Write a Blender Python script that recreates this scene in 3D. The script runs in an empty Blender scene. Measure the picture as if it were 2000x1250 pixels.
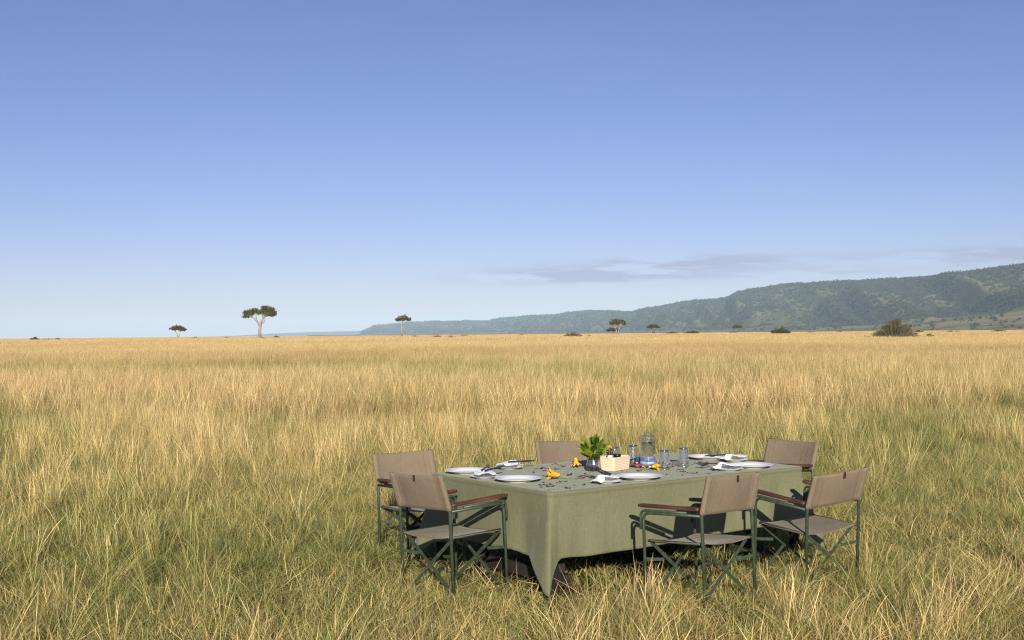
import bpy, bmesh, math, random
import numpy as np
from math import sin, cos, pi, radians, sqrt, exp, atan2
from mathutils import Vector, Matrix, Euler

random.seed(7)
rng = np.random.default_rng(11)
scene = bpy.context.scene
COL = scene.collection

# ------------------------------------------------------------------ camera data
F = 2430.0 / 2000.0            # focal length over image width
EYE = 1.834

# ------------------------------------------------------------------ helpers
def link(o):
    COL.objects.link(o)
    return o

def tag(o, label=None, cat=None, group=None, kind=None):
    if label: o['label'] = label
    if cat: o['category'] = cat
    if group: o['group'] = group
    if kind: o['kind'] = kind
    return o

def empty(name, loc=(0, 0, 0), rz=0.0):
    o = bpy.data.objects.new(name, None)
    o.empty_display_size = 0.05
    link(o)
    o.location = loc
    o.rotation_euler = (0, 0, rz)
    return o

def mesh_obj(name, V, Fc, mat=None, parent=None, smooth=False, mats=None, mi=None):
    me = bpy.data.meshes.new(name)
    me.from_pydata([tuple(map(float, v)) for v in V], [], [tuple(f) for f in Fc])
    for m in (mats or ([mat] if mat else [])):
        me.materials.append(m)
    if smooth:
        me.polygons.foreach_set('use_smooth', [True] * len(me.polygons))
    if mi is not None:
        me.polygons.foreach_set('material_index', mi)
    me.update()
    o = link(bpy.data.objects.new(name, me))
    if parent is not None:
        o.parent = parent
    return o

class MB:
    """collects shapes of ONE part"""
    def __init__(s):
        s.V = []; s.F = []; s.S = []
    def add(s, V, Fc, M=None):
        b = len(s.V)
        for v in V:
            v = Vector(v)
            s.V.append(tuple(M @ v if M is not None else v))
        for f in Fc:
            s.F.append(tuple(i + b for i in f))
        return s
    def box(s, c, d, M=None, bev=0.0):
        bm = bmesh.new()
        bmesh.ops.create_cube(bm, size=1.0)
        for v in bm.verts:
            v.co = Vector((v.co.x * d[0], v.co.y * d[1], v.co.z * d[2]))
        if bev > 0:
            bmesh.ops.bevel(bm, geom=bm.edges[:], offset=bev, segments=2, affect='EDGES', profile=0.6)
        bm.verts.index_update()
        V = [v.co + Vector(c) for v in bm.verts]
        Fc = [[v.index for v in f.verts] for f in bm.faces]
        bm.free()
        return s.add(V, Fc, M)
    def bar(s, a, b, w, t, up=(0, 0, 1)):
        """flat bar from a to b: w wide (in the direction across 'up'), t thick"""
        a = Vector(a); b = Vector(b)
        d = (b - a); L = d.length; d.normalize()
        n = Vector(up) - d * d.dot(Vector(up)); n.normalize()
        k = d.cross(n)
        M = Matrix((d, k, n)).transposed().to_4x4()
        M.translation = (a + b) / 2
        return s.box((0, 0, 0), (L, t, w), M, bev=min(w, t) * 0.2)
    def tube(s, pts, r, n=8, caps=True):
        pts = [Vector(p) for p in pts]
        rs = r if isinstance(r, (list, tuple)) else [r] * len(pts)
        rings = []
        prev = None
        V = []; Fc = []
        for i, p in enumerate(pts):
            if i == 0: d = pts[1] - pts[0]
            elif i == len(pts) - 1: d = pts[-1] - pts[-2]
            else: d = (pts[i + 1] - pts[i]).normalized() + (pts[i] - pts[i - 1]).normalized()
            d.normalize()
            if prev is None:
                ref = Vector((0, 0, 1)) if abs(d.z) < 0.9 else Vector((1, 0, 0))
                u = d.cross(ref).normalized()
            else:
                u = (prev - d * prev.dot(d)).normalized()
            prev = u
            w = d.cross(u)
            for k in range(n):
                a = 2 * pi * k / n
                V.append(p + (u * cos(a) + w * sin(a)) * rs[i])
        for i in range(len(pts) - 1):
            for k in range(n):
                k2 = (k + 1) % n
                Fc.append((i * n + k, i * n + k2, (i + 1) * n + k2, (i + 1) * n + k))
        if caps:
            Fc.append(tuple(reversed(range(n))))
            Fc.append(tuple((len(pts) - 1) * n + k for k in range(n)))
        return s.add(V, Fc)
    def lathe(s, prof, n=32, M=None):
        V = []; Fc = []
        idx = []
        for (r, z) in prof:
            if r < 1e-6:
                idx.append([len(V)]); V.append((0, 0, z))
            else:
                idx.append(list(range(len(V), len(V) + n)))
                for k in range(n):
                    a = 2 * pi * k / n
                    V.append((r * cos(a), r * sin(a), z))
        for i in range(len(prof) - 1):
            A, B = idx[i], idx[i + 1]
            for k in range(n):
                k2 = (k + 1) % n
                if len(A) == 1 and len(B) == 1: continue
                if len(A) == 1: Fc.append((A[0], B[k2], B[k]))
                elif len(B) == 1: Fc.append((A[k], A[k2], B[0]))
                else: Fc.append((A[k], A[k2], B[k2], B[k]))
        return s.add(V, Fc, M)
    def build(s, name, mat, parent=None, smooth=False):
        return mesh_obj(name, s.V, s.F, mat, parent, smooth)

def copy_tree(o, parent=None):
    c = o.copy(); COL.objects.link(c)
    if parent is not None: c.parent = parent
    for ch in [x for x in bpy.data.objects if x.parent == o]:
        copy_tree(ch, c)
    return c

# value noise -------------------------------------------------------
_tab = rng.random((256, 256))
def vnoise(x, y):
    x = np.asarray(x, float); y = np.asarray(y, float)
    xi = np.floor(x).astype(int); yi = np.floor(y).astype(int)
    fx = x - xi; fy = y - yi
    fx = fx * fx * (3 - 2 * fx); fy = fy * fy * (3 - 2 * fy)
    a = _tab[xi % 256, yi % 256]; b = _tab[(xi + 1) % 256, yi % 256]
    c = _tab[xi % 256, (yi + 1) % 256]; d = _tab[(xi + 1) % 256, (yi + 1) % 256]
    return (a * (1 - fx) + b * fx) * (1 - fy) + (c * (1 - fx) + d * fx) * fy
def fbm(x, y, o=4):
    s = 0; a = 0.5; t = 0
    for i in range(o):
        s = s + a * vnoise(x * 2 ** i + 17.3 * i, y * 2 ** i + 9.1 * i); t += a; a *= 0.5
    return s / t

# ------------------------------------------------------------------ materials
def new_mat(name):
    m = bpy.data.materials.new(name); m.use_nodes = True
    nt = m.node_tree
    for n in list(nt.nodes): nt.nodes.remove(n)
    out = nt.nodes.new('ShaderNodeOutputMaterial')
    return m, nt, out
def N(nt, t, **kw):
    n = nt.nodes.new(t)
    for k, v in kw.items(): setattr(n, k, v)
    return n
def ramp(nt, fac, stops):
    r = nt.nodes.new('ShaderNodeValToRGB')
    e = r.color_ramp.elements
    while len(e) < len(stops): e.new(0.5)
    for i, (p, c) in enumerate(stops):
        e[i].position = p; e[i].color = (*c, 1) if len(c) == 3 else c
    nt.links.new(fac, r.inputs[0])
    return r
def bump(nt, h, strength, dist):
    b = N(nt, 'ShaderNodeBump'); b.inputs['Strength'].default_value = strength; b.inputs['Distance'].default_value = dist
    nt.links.new(h, b.inputs['Height'])
    return b
def mat_noise(name, c1, c2, scale=20, rough=0.7, metal=0.0, bstr=0.0, bdist=0.002, detail=4, lo=0.35, hi=0.65, stretch=None, spec=0.5):
    m, nt, out = new_mat(name)
    p = N(nt, 'ShaderNodeBsdfPrincipled')
    tc = N(nt, 'ShaderNodeTexCoord')
    src = tc.outputs['Object']
    if stretch:
        mp = N(nt, 'ShaderNodeMapping'); mp.inputs['Scale'].default_value = stretch
        nt.links.new(src, mp.inputs[0]); src = mp.outputs[0]
    nz = N(nt, 'ShaderNodeTexNoise'); nz.inputs['Scale'].default_value = scale; nz.inputs['Detail'].default_value = detail
    nt.links.new(src, nz.inputs['Vector'])
    r = ramp(nt, nz.outputs['Fac'], [(lo, c1), (hi, c2)])
    nt.links.new(r.outputs[0], p.inputs['Base Color'])
    p.inputs['Roughness'].default_value = rough
    p.inputs['Metallic'].default_value = metal
    p.inputs['Specular IOR Level'].default_value = spec
    if bstr:
        b = bump(nt, nz.outputs['Fac'], bstr, bdist); nt.links.new(b.outputs[0], p.inputs['Normal'])
    nt.links.new(p.outputs[0], out.inputs[0])
    return m

def mat_fabric(name, c1, c2, wscale=420, trans=0.0, patch=3.0, bstr=0.35, sheen=0.12, wrinkle=0.25):
    """woven cloth: fine weave bump, uneven dye, slubs"""
    m, nt, out = new_mat(name)
    p = N(nt, 'ShaderNodeBsdfPrincipled')
    tc = N(nt, 'ShaderNodeTexCoord')
    n1 = N(nt, 'ShaderNodeTexNoise'); n1.inputs['Scale'].default_value = patch; n1.inputs['Detail'].default_value = 5
    nt.links.new(tc.outputs['Object'], n1.inputs['Vector'])
    mp = N(nt, 'ShaderNodeMapping'); mp.inputs['Scale'].default_value = (1, 1, 14)
    nt.links.new(tc.outputs['Object'], mp.inputs[0])
    n2 = N(nt, 'ShaderNodeTexNoise'); n2.inputs['Scale'].default_value = 18; n2.inputs['Detail'].default_value = 6
    nt.links.new(mp.outputs[0], n2.inputs['Vector'])
    mp3 = N(nt, 'ShaderNodeMapping'); mp3.inputs['Scale'].default_value = (14, 14, 1)
    nt.links.new(tc.outputs['Object'], mp3.inputs[0])
    n3 = N(nt, 'ShaderNodeTexNoise'); n3.inputs['Scale'].default_value = 18; n3.inputs['Detail'].default_value = 6
    nt.links.new(mp3.outputs[0], n3.inputs['Vector'])
    a = N(nt, 'ShaderNodeMath', operation='ADD'); nt.links.new(n2.outputs['Fac'], a.inputs[0]); nt.links.new(n3.outputs['Fac'], a.inputs[1])
    b_ = N(nt, 'ShaderNodeMath', operation='ADD'); nt.links.new(a.outputs[0], b_.inputs[0]); nt.links.new(n1.outputs['Fac'], b_.inputs[1])
    d = N(nt, 'ShaderNodeMath', operation='DIVIDE'); nt.links.new(b_.outputs[0], d.inputs[0]); d.inputs[1].default_value = 3
    r = ramp(nt, d.outputs[0], [(0.4, c1), (0.6, c2)])
    nt.links.new(r.outputs[0], p.inputs['Base Color'])
    p.inputs['Roughness'].default_value = 0.9
    p.inputs['Specular IOR Level'].default_value = 0.15
    p.inputs['Sheen Weight'].default_value = sheen; p.inputs['Sheen Tint'].default_value = (0.92, 1.0, 0.86, 1); p.inputs['Sheen Roughness'].default_value = 0.35
    n4 = N(nt, 'ShaderNodeTexNoise'); n4.inputs['Scale'].default_value = 5.5; n4.inputs['Detail'].default_value = 3; n4.inputs['Distortion'].default_value = 1.2
    mp4 = N(nt, 'ShaderNodeMapping'); mp4.inputs['Scale'].default_value = (2.4, 2.4, 0.9); nt.links.new(tc.outputs['Object'], mp4.inputs[0]); nt.links.new(mp4.outputs[0], n4.inputs['Vector'])
    b4 = bump(nt, n4.outputs['Fac'], wrinkle, 0.02)
    bb = bump(nt, a.outputs[0], bstr, 0.003); nt.links.new(b4.outputs[0], bb.inputs['Normal']); nt.links.new(bb.outputs[0], p.inputs['Normal'])
    nt.links.new(p.outputs[0], out.inputs[0])
    return m

def mat_plain(name, c, rough=0.5, metal=0.0, spec=0.5, coat=0.0):
    return mat_noise(name, tuple(x * 0.88 for x in c), tuple(min(1, x * 1.08) for x in c), 35, rough, metal, 0.0, spec=spec)

M = {}
M['canvas'] = mat_fabric('taupe_canvas', (0.185, 0.143, 0.098), (0.228, 0.180, 0.128), patch=7)
M['cloth'] = mat_fabric('sage_linen', (0.146, 0.149, 0.085), (0.190, 0.194, 0.114), patch=1.4, bstr=0.5, sheen=0.2, wrinkle=0.28)
def mat_worn_paint(name, paint, bare):
    m, nt, out = new_mat(name)
    p = N(nt, 'ShaderNodeBsdfPrincipled'); tc = N(nt, 'ShaderNodeTexCoord')
    nz = N(nt, 'ShaderNodeTexNoise'); nz.inputs['Scale'].default_value = 28; nz.inputs['Detail'].default_value = 8; nz.inputs['Roughness'].default_value = 0.7
    nt.links.new(tc.outputs['Object'], nz.inputs['Vector'])
    r = ramp(nt, nz.outputs['Fac'], [(0.30, tuple(x * 0.6 for x in paint)), (0.5, paint), (0.66, tuple(x * 1.35 for x in paint)), (0.74, bare)])
    nt.links.new(r.outputs[0], p.inputs['Base Color'])
    p.inputs['Roughness'].default_value = 0.42
    b = bump(nt, nz.outputs['Fac'], 0.2, 0.001); nt.links.new(b.outputs[0], p.inputs['Normal'])
    nt.links.new(p.outputs[0], out.inputs[0]); return m
M['green_steel'] = mat_worn_paint('worn_green_paint', (0.042, 0.062, 0.040), (0.17, 0.175, 0.145))
M['arm_wood'] = mat_noise('red_brown_wood', (0.045, 0.017, 0.009), (0.17, 0.068, 0.036), 30, 0.5, 0, 0.25, 0.001, 8, 0.3, 0.72, (1, 0.12, 1))
M['leather'] = mat_noise('brown_leather_tag', (0.03, 0.013, 0.011), (0.06, 0.025, 0.02), 80, 0.55)
M['dark_wood'] = mat_noise('dark_wood', (0.010, 0.008, 0.007), (0.034, 0.026, 0.021), 14, 0.7, 0, 0.3, 0.002, 6, 0.3, 0.7, (1, 1, 0.2))
M['black_steel'] = mat_noise('black_steel', (0.006, 0.006, 0.007), (0.016, 0.016, 0.017), 40, 0.6)
M['china'] = mat_noise('white_china', (0.90, 0.885, 0.86), (0.93, 0.915, 0.89), 6, 0.12)
M['napkin'] = mat_fabric('white_cotton', (0.88, 0.87, 0.85), (0.92, 0.91, 0.89), patch=10, bstr=0.2)
M['steel'] = mat_noise('sky_toned_steel', (0.10, 0.11, 0.16), (0.18, 0.19, 0.25), 40, 0.28, 0.8)  # navy base colour carries the reflection of the dark upper sky
M['silver_glass'] = mat_noise('mercury_glass', (0.16, 0.14, 0.115), (0.52, 0.49, 0.45), 45, 0.16, 0.85, 0.4, 0.002, 6, 0.35, 0.7)
M['stem'] = mat_noise('green_stem', (0.16, 0.24, 0.04), (0.28, 0.36, 0.08), 60, 0.5)
M['petal_yellow'] = mat_noise('yellow_petal', (0.80, 0.36, 0.01), (0.86, 0.52, 0.03), 30, 0.5)
M['petal_purple'] = mat_noise('purple_petal', (0.11, 0.03, 0.065), (0.22, 0.075, 0.14), 60, 0.6)
M['bottle_dark'] = mat_noise('dark_bottle_glass', (0.008, 0.018, 0.014), (0.02, 0.045, 0.035), 20, 0.08)
M['cap_red'] = mat_plain('red_cap', (0.55, 0.03, 0.035), 0.35)
M['cap_black'] = mat_plain('black_cap', (0.012, 0.012, 0.014), 0.18)
M['teal_glint'] = mat_plain('teal_reflection', (0.16, 0.42, 0.36), 0.5)  # painted teal reflection for the dark bottle glass
M['sugar'] = mat_plain('jar_white', (0.7, 0.68, 0.62), 0.3)

def mat_leaf(name, c1, c2, trans=0.3, scale=9, rough=0.35):
    m, nt, out = new_mat(name)
    p = N(nt, 'ShaderNodeBsdfPrincipled'); t = N(nt, 'ShaderNodeBsdfTranslucent'); mx = N(nt, 'ShaderNodeMixShader')
    at = N(nt, 'ShaderNodeAttribute', attribute_name='val')
    tc = N(nt, 'ShaderNodeTexCoord'); nz = N(nt, 'ShaderNodeTexNoise'); nz.inputs['Scale'].default_value = scale
    nt.links.new(tc.outputs['Object'], nz.inputs['Vector'])
    ad = N(nt, 'ShaderNodeMath', operation='MULTIPLY_ADD'); nt.links.new(nz.outputs['Fac'], ad.inputs[0]); ad.inputs[1].default_value = 0.5
    nt.links.new(at.outputs['Fac'], ad.inputs[2])
    r = ramp(nt, ad.outputs[0], [(0.25, c1), (1.1 if False else 1.0, c2)])
    nt.links.new(r.outputs[0], p.inputs['Base Color']); nt.links.new(r.outputs[0], t.inputs[0])
    p.inputs['Roughness'].default_value = rough
    mx.inputs[0].default_value = trans
    nt.links.new(p.outputs[0], mx.inputs[1]); nt.links.new(t.outputs[0], mx.inputs[2])
    nt.links.new(mx.outputs[0], out.inputs[0]); return m
M['vase_leaf'] = mat_leaf('glossy_leaf', (0.03, 0.07, 0.012), (0.32, 0.42, 0.035), 0.25, 12, 0.3)
M['acacia_leaf'] = mat_leaf('acacia_leaf', (0.062, 0.070, 0.018), (0.23, 0.225, 0.062), 0.2, 0.25, 0.7)
M['bush_leaf'] = mat_leaf('bush_leaf', (0.075, 0.080, 0.028), (0.22, 0.200, 0.078), 0.2, 0.5, 0.8)
M['green_bush_leaf'] = mat_leaf('green_bush_leaf', (0.055, 0.06, 0.018), (0.18, 0.16, 0.05), 0.2, 0.4, 0.8)
M['hill_leaf'] = mat_leaf('hill_tree_leaf', (0.016, 0.030, 0.010), (0.10, 0.125, 0.042), 0.1, 0.02, 0.9)
M['bark_pale'] = mat_noise('pale_bark', (0.24, 0.20, 0.135), (0.40, 0.345, 0.25), 0.8, 0.9, 0, 0.4, 0.05)
M['bark_dark'] = mat_noise('dark_bark', (0.10, 0.078, 0.052), (0.20, 0.16, 0.115), 0.8, 0.9, 0, 0.4, 0.05)

def mat_thin_glass(name, tint=(0.97, 0.98, 0.98), gl=0.7):
    m, nt, out = new_mat(name)
    tr = N(nt, 'ShaderNodeBsdfTransparent'); tr.inputs[0].default_value = (*tint, 1)
    g = N(nt, 'ShaderNodeBsdfGlossy'); g.inputs['Roughness'].default_value = 0.04; g.inputs[0].default_value = (0.95, 0.97, 1, 1)
    fr = N(nt, 'ShaderNodeLayerWeight'); fr.inputs[0].default_value = 0.28
    sm = N(nt, 'ShaderNodeMath', operation='MULTIPLY_ADD'); nt.links.new(fr.outputs['Facing'], sm.inputs[0]); sm.inputs[1].default_value = 0.75 * gl; sm.inputs[2].default_value = 0.07
    mx = N(nt, 'ShaderNodeMixShader'); nt.links.new(sm.outputs[0], mx.inputs[0])
    nt.links.new(tr.outputs[0], mx.inputs[1]); nt.links.new(g.outputs[0], mx.inputs[2])
    nt.links.new(mx.outputs[0], out.inputs[0]); return m
M['glass'] = mat_thin_glass('clear_glass')
M['blue_glass'] = mat_noise('blue_glass', (0.022, 0.045, 0.16), (0.06, 0.10, 0.26), 40, 0.1)
M['pale_blue_glass'] = mat_noise('pale_blue_glass', (0.20, 0.33, 0.66), (0.38, 0.52, 0.80), 30, 0.1)
m, nt, out = new_mat('water'); p = N(nt, 'ShaderNodeBsdfPrincipled'); p.inputs['Transmission Weight'].default_value = 1; p.inputs['Roughness'].default_value = 0.0; p.inputs['IOR'].default_value = 1.33
p.inputs['Base Color'].default_value = (0.96, 0.98, 1, 1); nt.links.new(p.outputs[0], out.inputs[0]); M['water'] = m

# woven basket
m, nt, out = new_mat('woven_palm'); p = N(nt, 'ShaderNodeBsdfPrincipled'); tc = N(nt, 'ShaderNodeTexCoord')
w1 = N(nt, 'ShaderNodeTexWave', wave_type='BANDS', bands_direction='Z'); w1.inputs['Scale'].default_value = 26; w1.inputs['Distortion'].default_value = 3.0; w1.inputs['Detail Scale'].default_value = 20
nt.links.new(tc.outputs['Object'], w1.inputs['Vector'])
nz = N(nt, 'ShaderNodeTexNoise'); nz.inputs['Scale'].default_value = 90; nt.links.new(tc.outputs['Object'], nz.inputs['Vector'])
mm = N(nt, 'ShaderNodeMath', operation='MULTIPLY_ADD'); nt.links.new(nz.outputs['Fac'], mm.inputs[0]); mm.inputs[1].default_value = 0.5; nt.links.new(w1.outputs['Fac'], mm.inputs[2])
r = ramp(nt, mm.outputs[0], [(0.2, (0.56, 0.39, 0.22)), (0.55, (0.80, 0.64, 0.44)), (1.0, (0.86, 0.73, 0.53))])
nt.links.new(r.outputs[0], p.inputs['Base Color']); p.inputs['Roughness'].default_value = 0.6
b = bump(nt, mm.outputs[0], 0.3, 0.002); nt.links.new(b.outputs[0], p.inputs['Normal']); nt.links.new(p.outputs[0], out.inputs[0]); M['basket'] = m

# beaded tray: rings of coloured triangles
def mat_beads(name, rim=False):
    m, nt, out = new_mat(name); p = N(nt, 'ShaderNodeBsdfPrincipled'); tc = N(nt, 'ShaderNodeTexCoord')
    vt = N(nt, 'ShaderNodeTexVoronoi', feature='F1', distance='CHEBYCHEV'); vt.inputs['Scale'].default_value = 17 if not rim else 70
    nt.links.new(tc.outputs['Object'], vt.inputs['Vector'])
    sp = N(nt, 'ShaderNodeSeparateColor'); nt.links.new(vt.outputs['Color'], sp.inputs[0])
    if rim:
        r = ramp(nt, sp.outputs[0], [(0.0, (0.02, 0.012, 0.015)), (0.42, (0.75, 0.72, 0.68)), (0.7, (0.35, 0.02, 0.03))])
    else:
        r = ramp(nt, sp.outputs[0], [(0.0, (0.55, 0.02, 0.015)), (0.22, (0.80, 0.36, 0.01)), (0.42, (0.10, 0.03, 0.16)), (0.56, (0.62, 0.09, 0.01)), (0.72, (0.03, 0.01, 0.012)), (0.88, (0.72, 0.68, 0.62))])
    r.color_ramp.interpolation = 'CONSTANT'
    nt.links.new(r.outputs[0], p.inputs['Base Color']); p.inputs['Roughness'].default_value = 0.35
    nt.links.new(p.outputs[0], out.inputs[0]); return m
M['beads'] = mat_beads('coloured_beads'); M['bead_rim'] = mat_beads('bead_rim', True)

# ------------------------------------------------------------------ ground
def mat_ground():
    m, nt, out = new_mat('savanna_ground'); p = N(nt, 'ShaderNodeBsdfPrincipled'); geo = N(nt, 'ShaderNodeNewGeometry')
    n1 = N(nt, 'ShaderNodeTexNoise'); n1.inputs['Scale'].default_value = 0.35; n1.inputs['Detail'].default_value = 8
    n2 = N(nt, 'ShaderNodeTexNoise'); n2.inputs['Scale'].default_value = 22; n2.inputs['Detail'].default_value = 8; n2.inputs['Roughness'].default_value = 0.75
    for n in (n1, n2): nt.links.new(geo.outputs['Position'], n.inputs['Vector'])
    r1 = ramp(nt, n2.outputs['Fac'], [(0.35, (0.03, 0.024, 0.014)), (0.55, (0.075, 0.058, 0.030)), (0.72, (0.19, 0.145, 0.075))])
    # beyond the meadow the plain itself is straw coloured
    sx = N(nt, 'ShaderNodeSeparateXYZ'); nt.links.new(geo.outputs['Position'], sx.inputs[0])
    mr = N(nt, 'ShaderNodeMapRange'); mr.inputs['From Min'].default_value = 60; mr.inputs['From Max'].default_value = 400; nt.links.new(sx.outputs['Y'], mr.inputs['Value'])
    n3 = N(nt, 'ShaderNodeTexNoise'); n3.inputs['Scale'].default_value = 0.02; n3.inputs['Detail'].default_value = 6; nt.links.new(geo.outputs['Position'], n3.inputs['Vector'])
    r3 = ramp(nt, n3.outputs['Fac'], [(0.4, (0.34, 0.25, 0.11)), (0.6, (0.46, 0.33, 0.15))])
    mx = N(nt, 'ShaderNodeMix', data_type='RGBA'); nt.links.new(mr.outputs[0], mx.inputs[0]); nt.links.new(r1.outputs[0], mx.inputs[6]); nt.links.new(r3.outputs[0], mx.inputs[7])
    nt.links.new(mx.outputs[2], p.inputs['Base Color']); p.inputs['Roughness'].default_value = 0.95; p.inputs['Specular IOR Level'].default_value = 0.1
    b = bump(nt, n2.outputs['Fac'], 0.8, 0.05); nt.links.new(b.outputs[0], p.inputs['Normal'])
    nt.links.new(p.outputs[0], out.inputs[0]); return m
ys = [-60, 0, 20, 60, 200, 500, 700, 760, 820, 1000, 2500, 6000, 12000, 23000]
def gz(y): return float(np.interp(y, [700, 820, 6000], [0, -0.7, -40]))
xs = [-15000, -3000, -600, -100, 0, 100, 600, 3000, 15000]
V = [(x, y, gz(y)) for y in ys for x in xs]; Fc = []
for j in range(len(ys) - 1):
    for i in range(len(xs) - 1):
        k = j * len(xs) + i
        Fc.append((k, k + 1, k + 1 + len(xs), k + len(xs)))
tag(mesh_obj('ground', V, Fc, mat_ground()), 'open savanna plain of dry soil under the grass', 'ground', kind='structure')

# ------------------------------------------------------------------ table frame of reference
TP = Vector((0.246, 8.428, 0)); TYAW = 0.62397; TL, TW = 2.529, 1.50; TH = 0.750
U = Vector((cos(TYAW), sin(TYAW), 0)); NN = Vector((-sin(TYAW), cos(TYAW), 0))
def tw(u, v, z=TH):
    p = TP + U * u + NN * v
    return Vector((p.x, p.y, z))
def t_uv(x, y):
    dx = x - TP.x; dy = y - TP.y
    return dx * U.x + dy * U.y, dx * NN.x + dy * NN.y

# table -------------------------------------------------------------
tb = empty('dining_table', tw(TL / 2, TW / 2, 0), TYAW)
tag(tb, 'dark wooden table under the sage green cloth, only its legs showing', 'table')
hl, hw = TL / 2, TW / 2
MB().box((0, 0, 0.722), (TL - 0.02, TW - 0.02, 0.04), bev=0.004).build('tabletop', M['dark_wood'], tb)
for sx_ in (-1, 1):
    for sy_ in (-1, 1):
        MB().box((sx_ * (hl - 0.05), sy_ * (hw - 0.05), 0.3505), (0.055, 0.055, 0.70), bev=0.004).build('leg', M['black_steel'], tb)
    MB().box((sx_ * (hl - 0.30), 0, 0.09), (0.06, TW - 0.35, 0.085), bev=0.006).build('foot_rail', M['dark_wood'], tb)
    for sy_ in (-1, 1):
        MB().box((sx_ * (hl - 0.30), sy_ * (hw - 0.28), 0.417), (0.05, 0.05, 0.565), bev=0.004).build('trestle_post', M['dark_wood'], tb)
MB().box((0, 0, 0.135), (TL - 0.67, 0.05, 0.06), bev=0.004).build('stretcher', M['dark_wood'], tb)

# tablecloth --------------------------------------------------------
def make_cloth():
    rc = 0.035
    # perimeter samples: (point, normal, signed distance to nearest corner, side param)
    per = []
    corners = [(-hl, -hw), (hl, -hw), (hl, hw), (-hl, hw)]
    ang0 = [pi, 1.5 * pi, 0, 0.5 * pi]
    step = 0.014
    s = 0.0
    for i in range(4):
        cx, cy = corners[i]; nx_, ny_ = corners[(i + 1) % 4]
        ox = cx + (rc if cx < 0 else -rc); oy = cy + (rc if cy < 0 else -rc)
        for k in range(9):
            a = ang0[i] + (pi / 2) * k / 8
            per.append((ox + rc * cos(a), oy + rc * sin(a), cos(a), sin(a), (k - 4) / 8 * rc * pi / 2, i, s)); s += rc * pi / 2 / 8
        ex = Vector((nx_ - cx, ny_ - cy, 0)); L = ex.length; ex.normalize()
        n = int((L - 2 * rc) / step)
        nrm = (ex.y, -ex.x)
        for k in range(1, n):
            d = rc + (L - 2 * rc) * k / n
            q = d if d < L / 2 else -(L - d)
            ci = i if d < L / 2 else (i + 1) % 4
            q = q - rc * (1 - pi / 4) * (1 if q > 0 else -1)
            per.append((cx + ex.x * d, cy + ex.y * d, nrm[0], nrm[1], q, ci, s)); s += step
    n = len(per)
    V = []; Fc = []
    rings = []
    # top rings
    for f in (0.12, 0.35, 0.6, 0.8, 0.92, 0.985, 1.0):
        ring = []
        for (x, y, nx_, ny_, q, ci, s_) in per:
            zz = 0.7505 + 0.0012 * (vnoise(x * f * 5 + 31, y * f * 5 + 7) - 0.5) * 2 * (1 if f < 0.99 else 0.5)
            ring.append(len(V)); V.append((x * f, y * f, zz))
        rings.append(ring)
    def lean(ci):   # the near left corner's fold leans along the long side
        return 0.015 if ci == 0 else 0.0
    trows = [(0.006, -0.0015), (0.0105, -0.006), (0.012, -0.013), (0.0115, -0.026), (0.006, -0.034), (0.0065, -0.042)]
    for (o_, dz) in trows:
        ring = []
        for (x, y, nx_, ny_, q, ci, s_) in per:
            w_ = 0.002 * (vnoise(s_ * 9, 3.3) - 0.5)
            ring.append(len(V)); V.append((x + nx_ * (o_ + w_), y + ny_ * (o_ + w_), 0.7505 + dz))
        rings.append(ring)
    R = 26
    for r_ in range(1, R + 1):
        t = r_ / R
        ring = []
        for (x, y, nx_, ny_, q, ci, s_) in per:
            aq = abs(q)
            sharp = 0.015 if (ci == 0 and q > 0) else (0.105 if ci == 0 else 0.085)
            fold = exp(-aq / sharp)
            if ci == 0 and q <= 0: fold = max(0.0, 1 - aq / (0.235 * t + 0.02))
            valley = exp(-((aq - 0.27) / 0.10) ** 2) * (0.25 if (ci == 0 and q > 0) else 1.0)
            drop = 0.395 + 0.235 * (max(0.0, 1 - aq / 0.27) if (ci == 0 and q <= 0) else exp(-aq / (sharp * 1.15))) + 0.035 * valley + 0.018 * (vnoise(s_ * 1.3, 8.1) - 0.5) + 0.012 * sin(s_ * 2.1)
            te = t ** 0.9
            wav = (0.028 * (fbm(s_ * 2.6 + 3, 2.0, 2) - 0.5) + 0.018 * (vnoise(s_ * 8 + 5, 0.5 + t * 1.2) - 0.5)) * te
            off = 0.0065 + 0.020 * t + wav - 0.045 * valley * t
            fo_ = (0.15 if ci == 0 else 0.17) * fold * t ** 1.1
            dgx, dgy = [(-0.7071, -0.7071), (0.7071, -0.7071), (0.7071, 0.7071), (-0.7071, 0.7071)][ci]
            crease = 0.0040 * (vnoise(s_ * 22 + 40, t * 2) - 0.5) * te
            off += crease
            tx, ty = -ny_, nx_
            px = x + nx_ * off + dgx * fo_; py = y + ny_ * off + dgy * fo_
            if ci == 0:
                # push the fold along +x (the long side)
                px += lean(ci) * fold * t
            zz = 0.7505 - 0.042 - drop * t
            ring.append(len(V)); V.append((px, py, zz))
        rings.append(ring)
    for a, b in zip(rings[:-1], rings[1:]):
        for k in range(n):
            k2 = (k + 1) % n
            Fc.append((a[k], b[k], b[k2], a[k2]))
    Fc.append(tuple(rings[0]))
    o = mesh_obj('tablecloth', V, Fc, M['cloth'], None, True)
    o.location = tw(hl, hw, 0); o.rotation_euler = (0, 0, TYAW)
    sol = o.modifiers.new('thickness', 'SOLIDIFY'); sol.thickness = 0.0012; sol.offset = -1
    tag(o, 'sage green linen tablecloth draped over the long table, one corner hanging low', 'tablecloth')
    return o
make_cloth()

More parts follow.
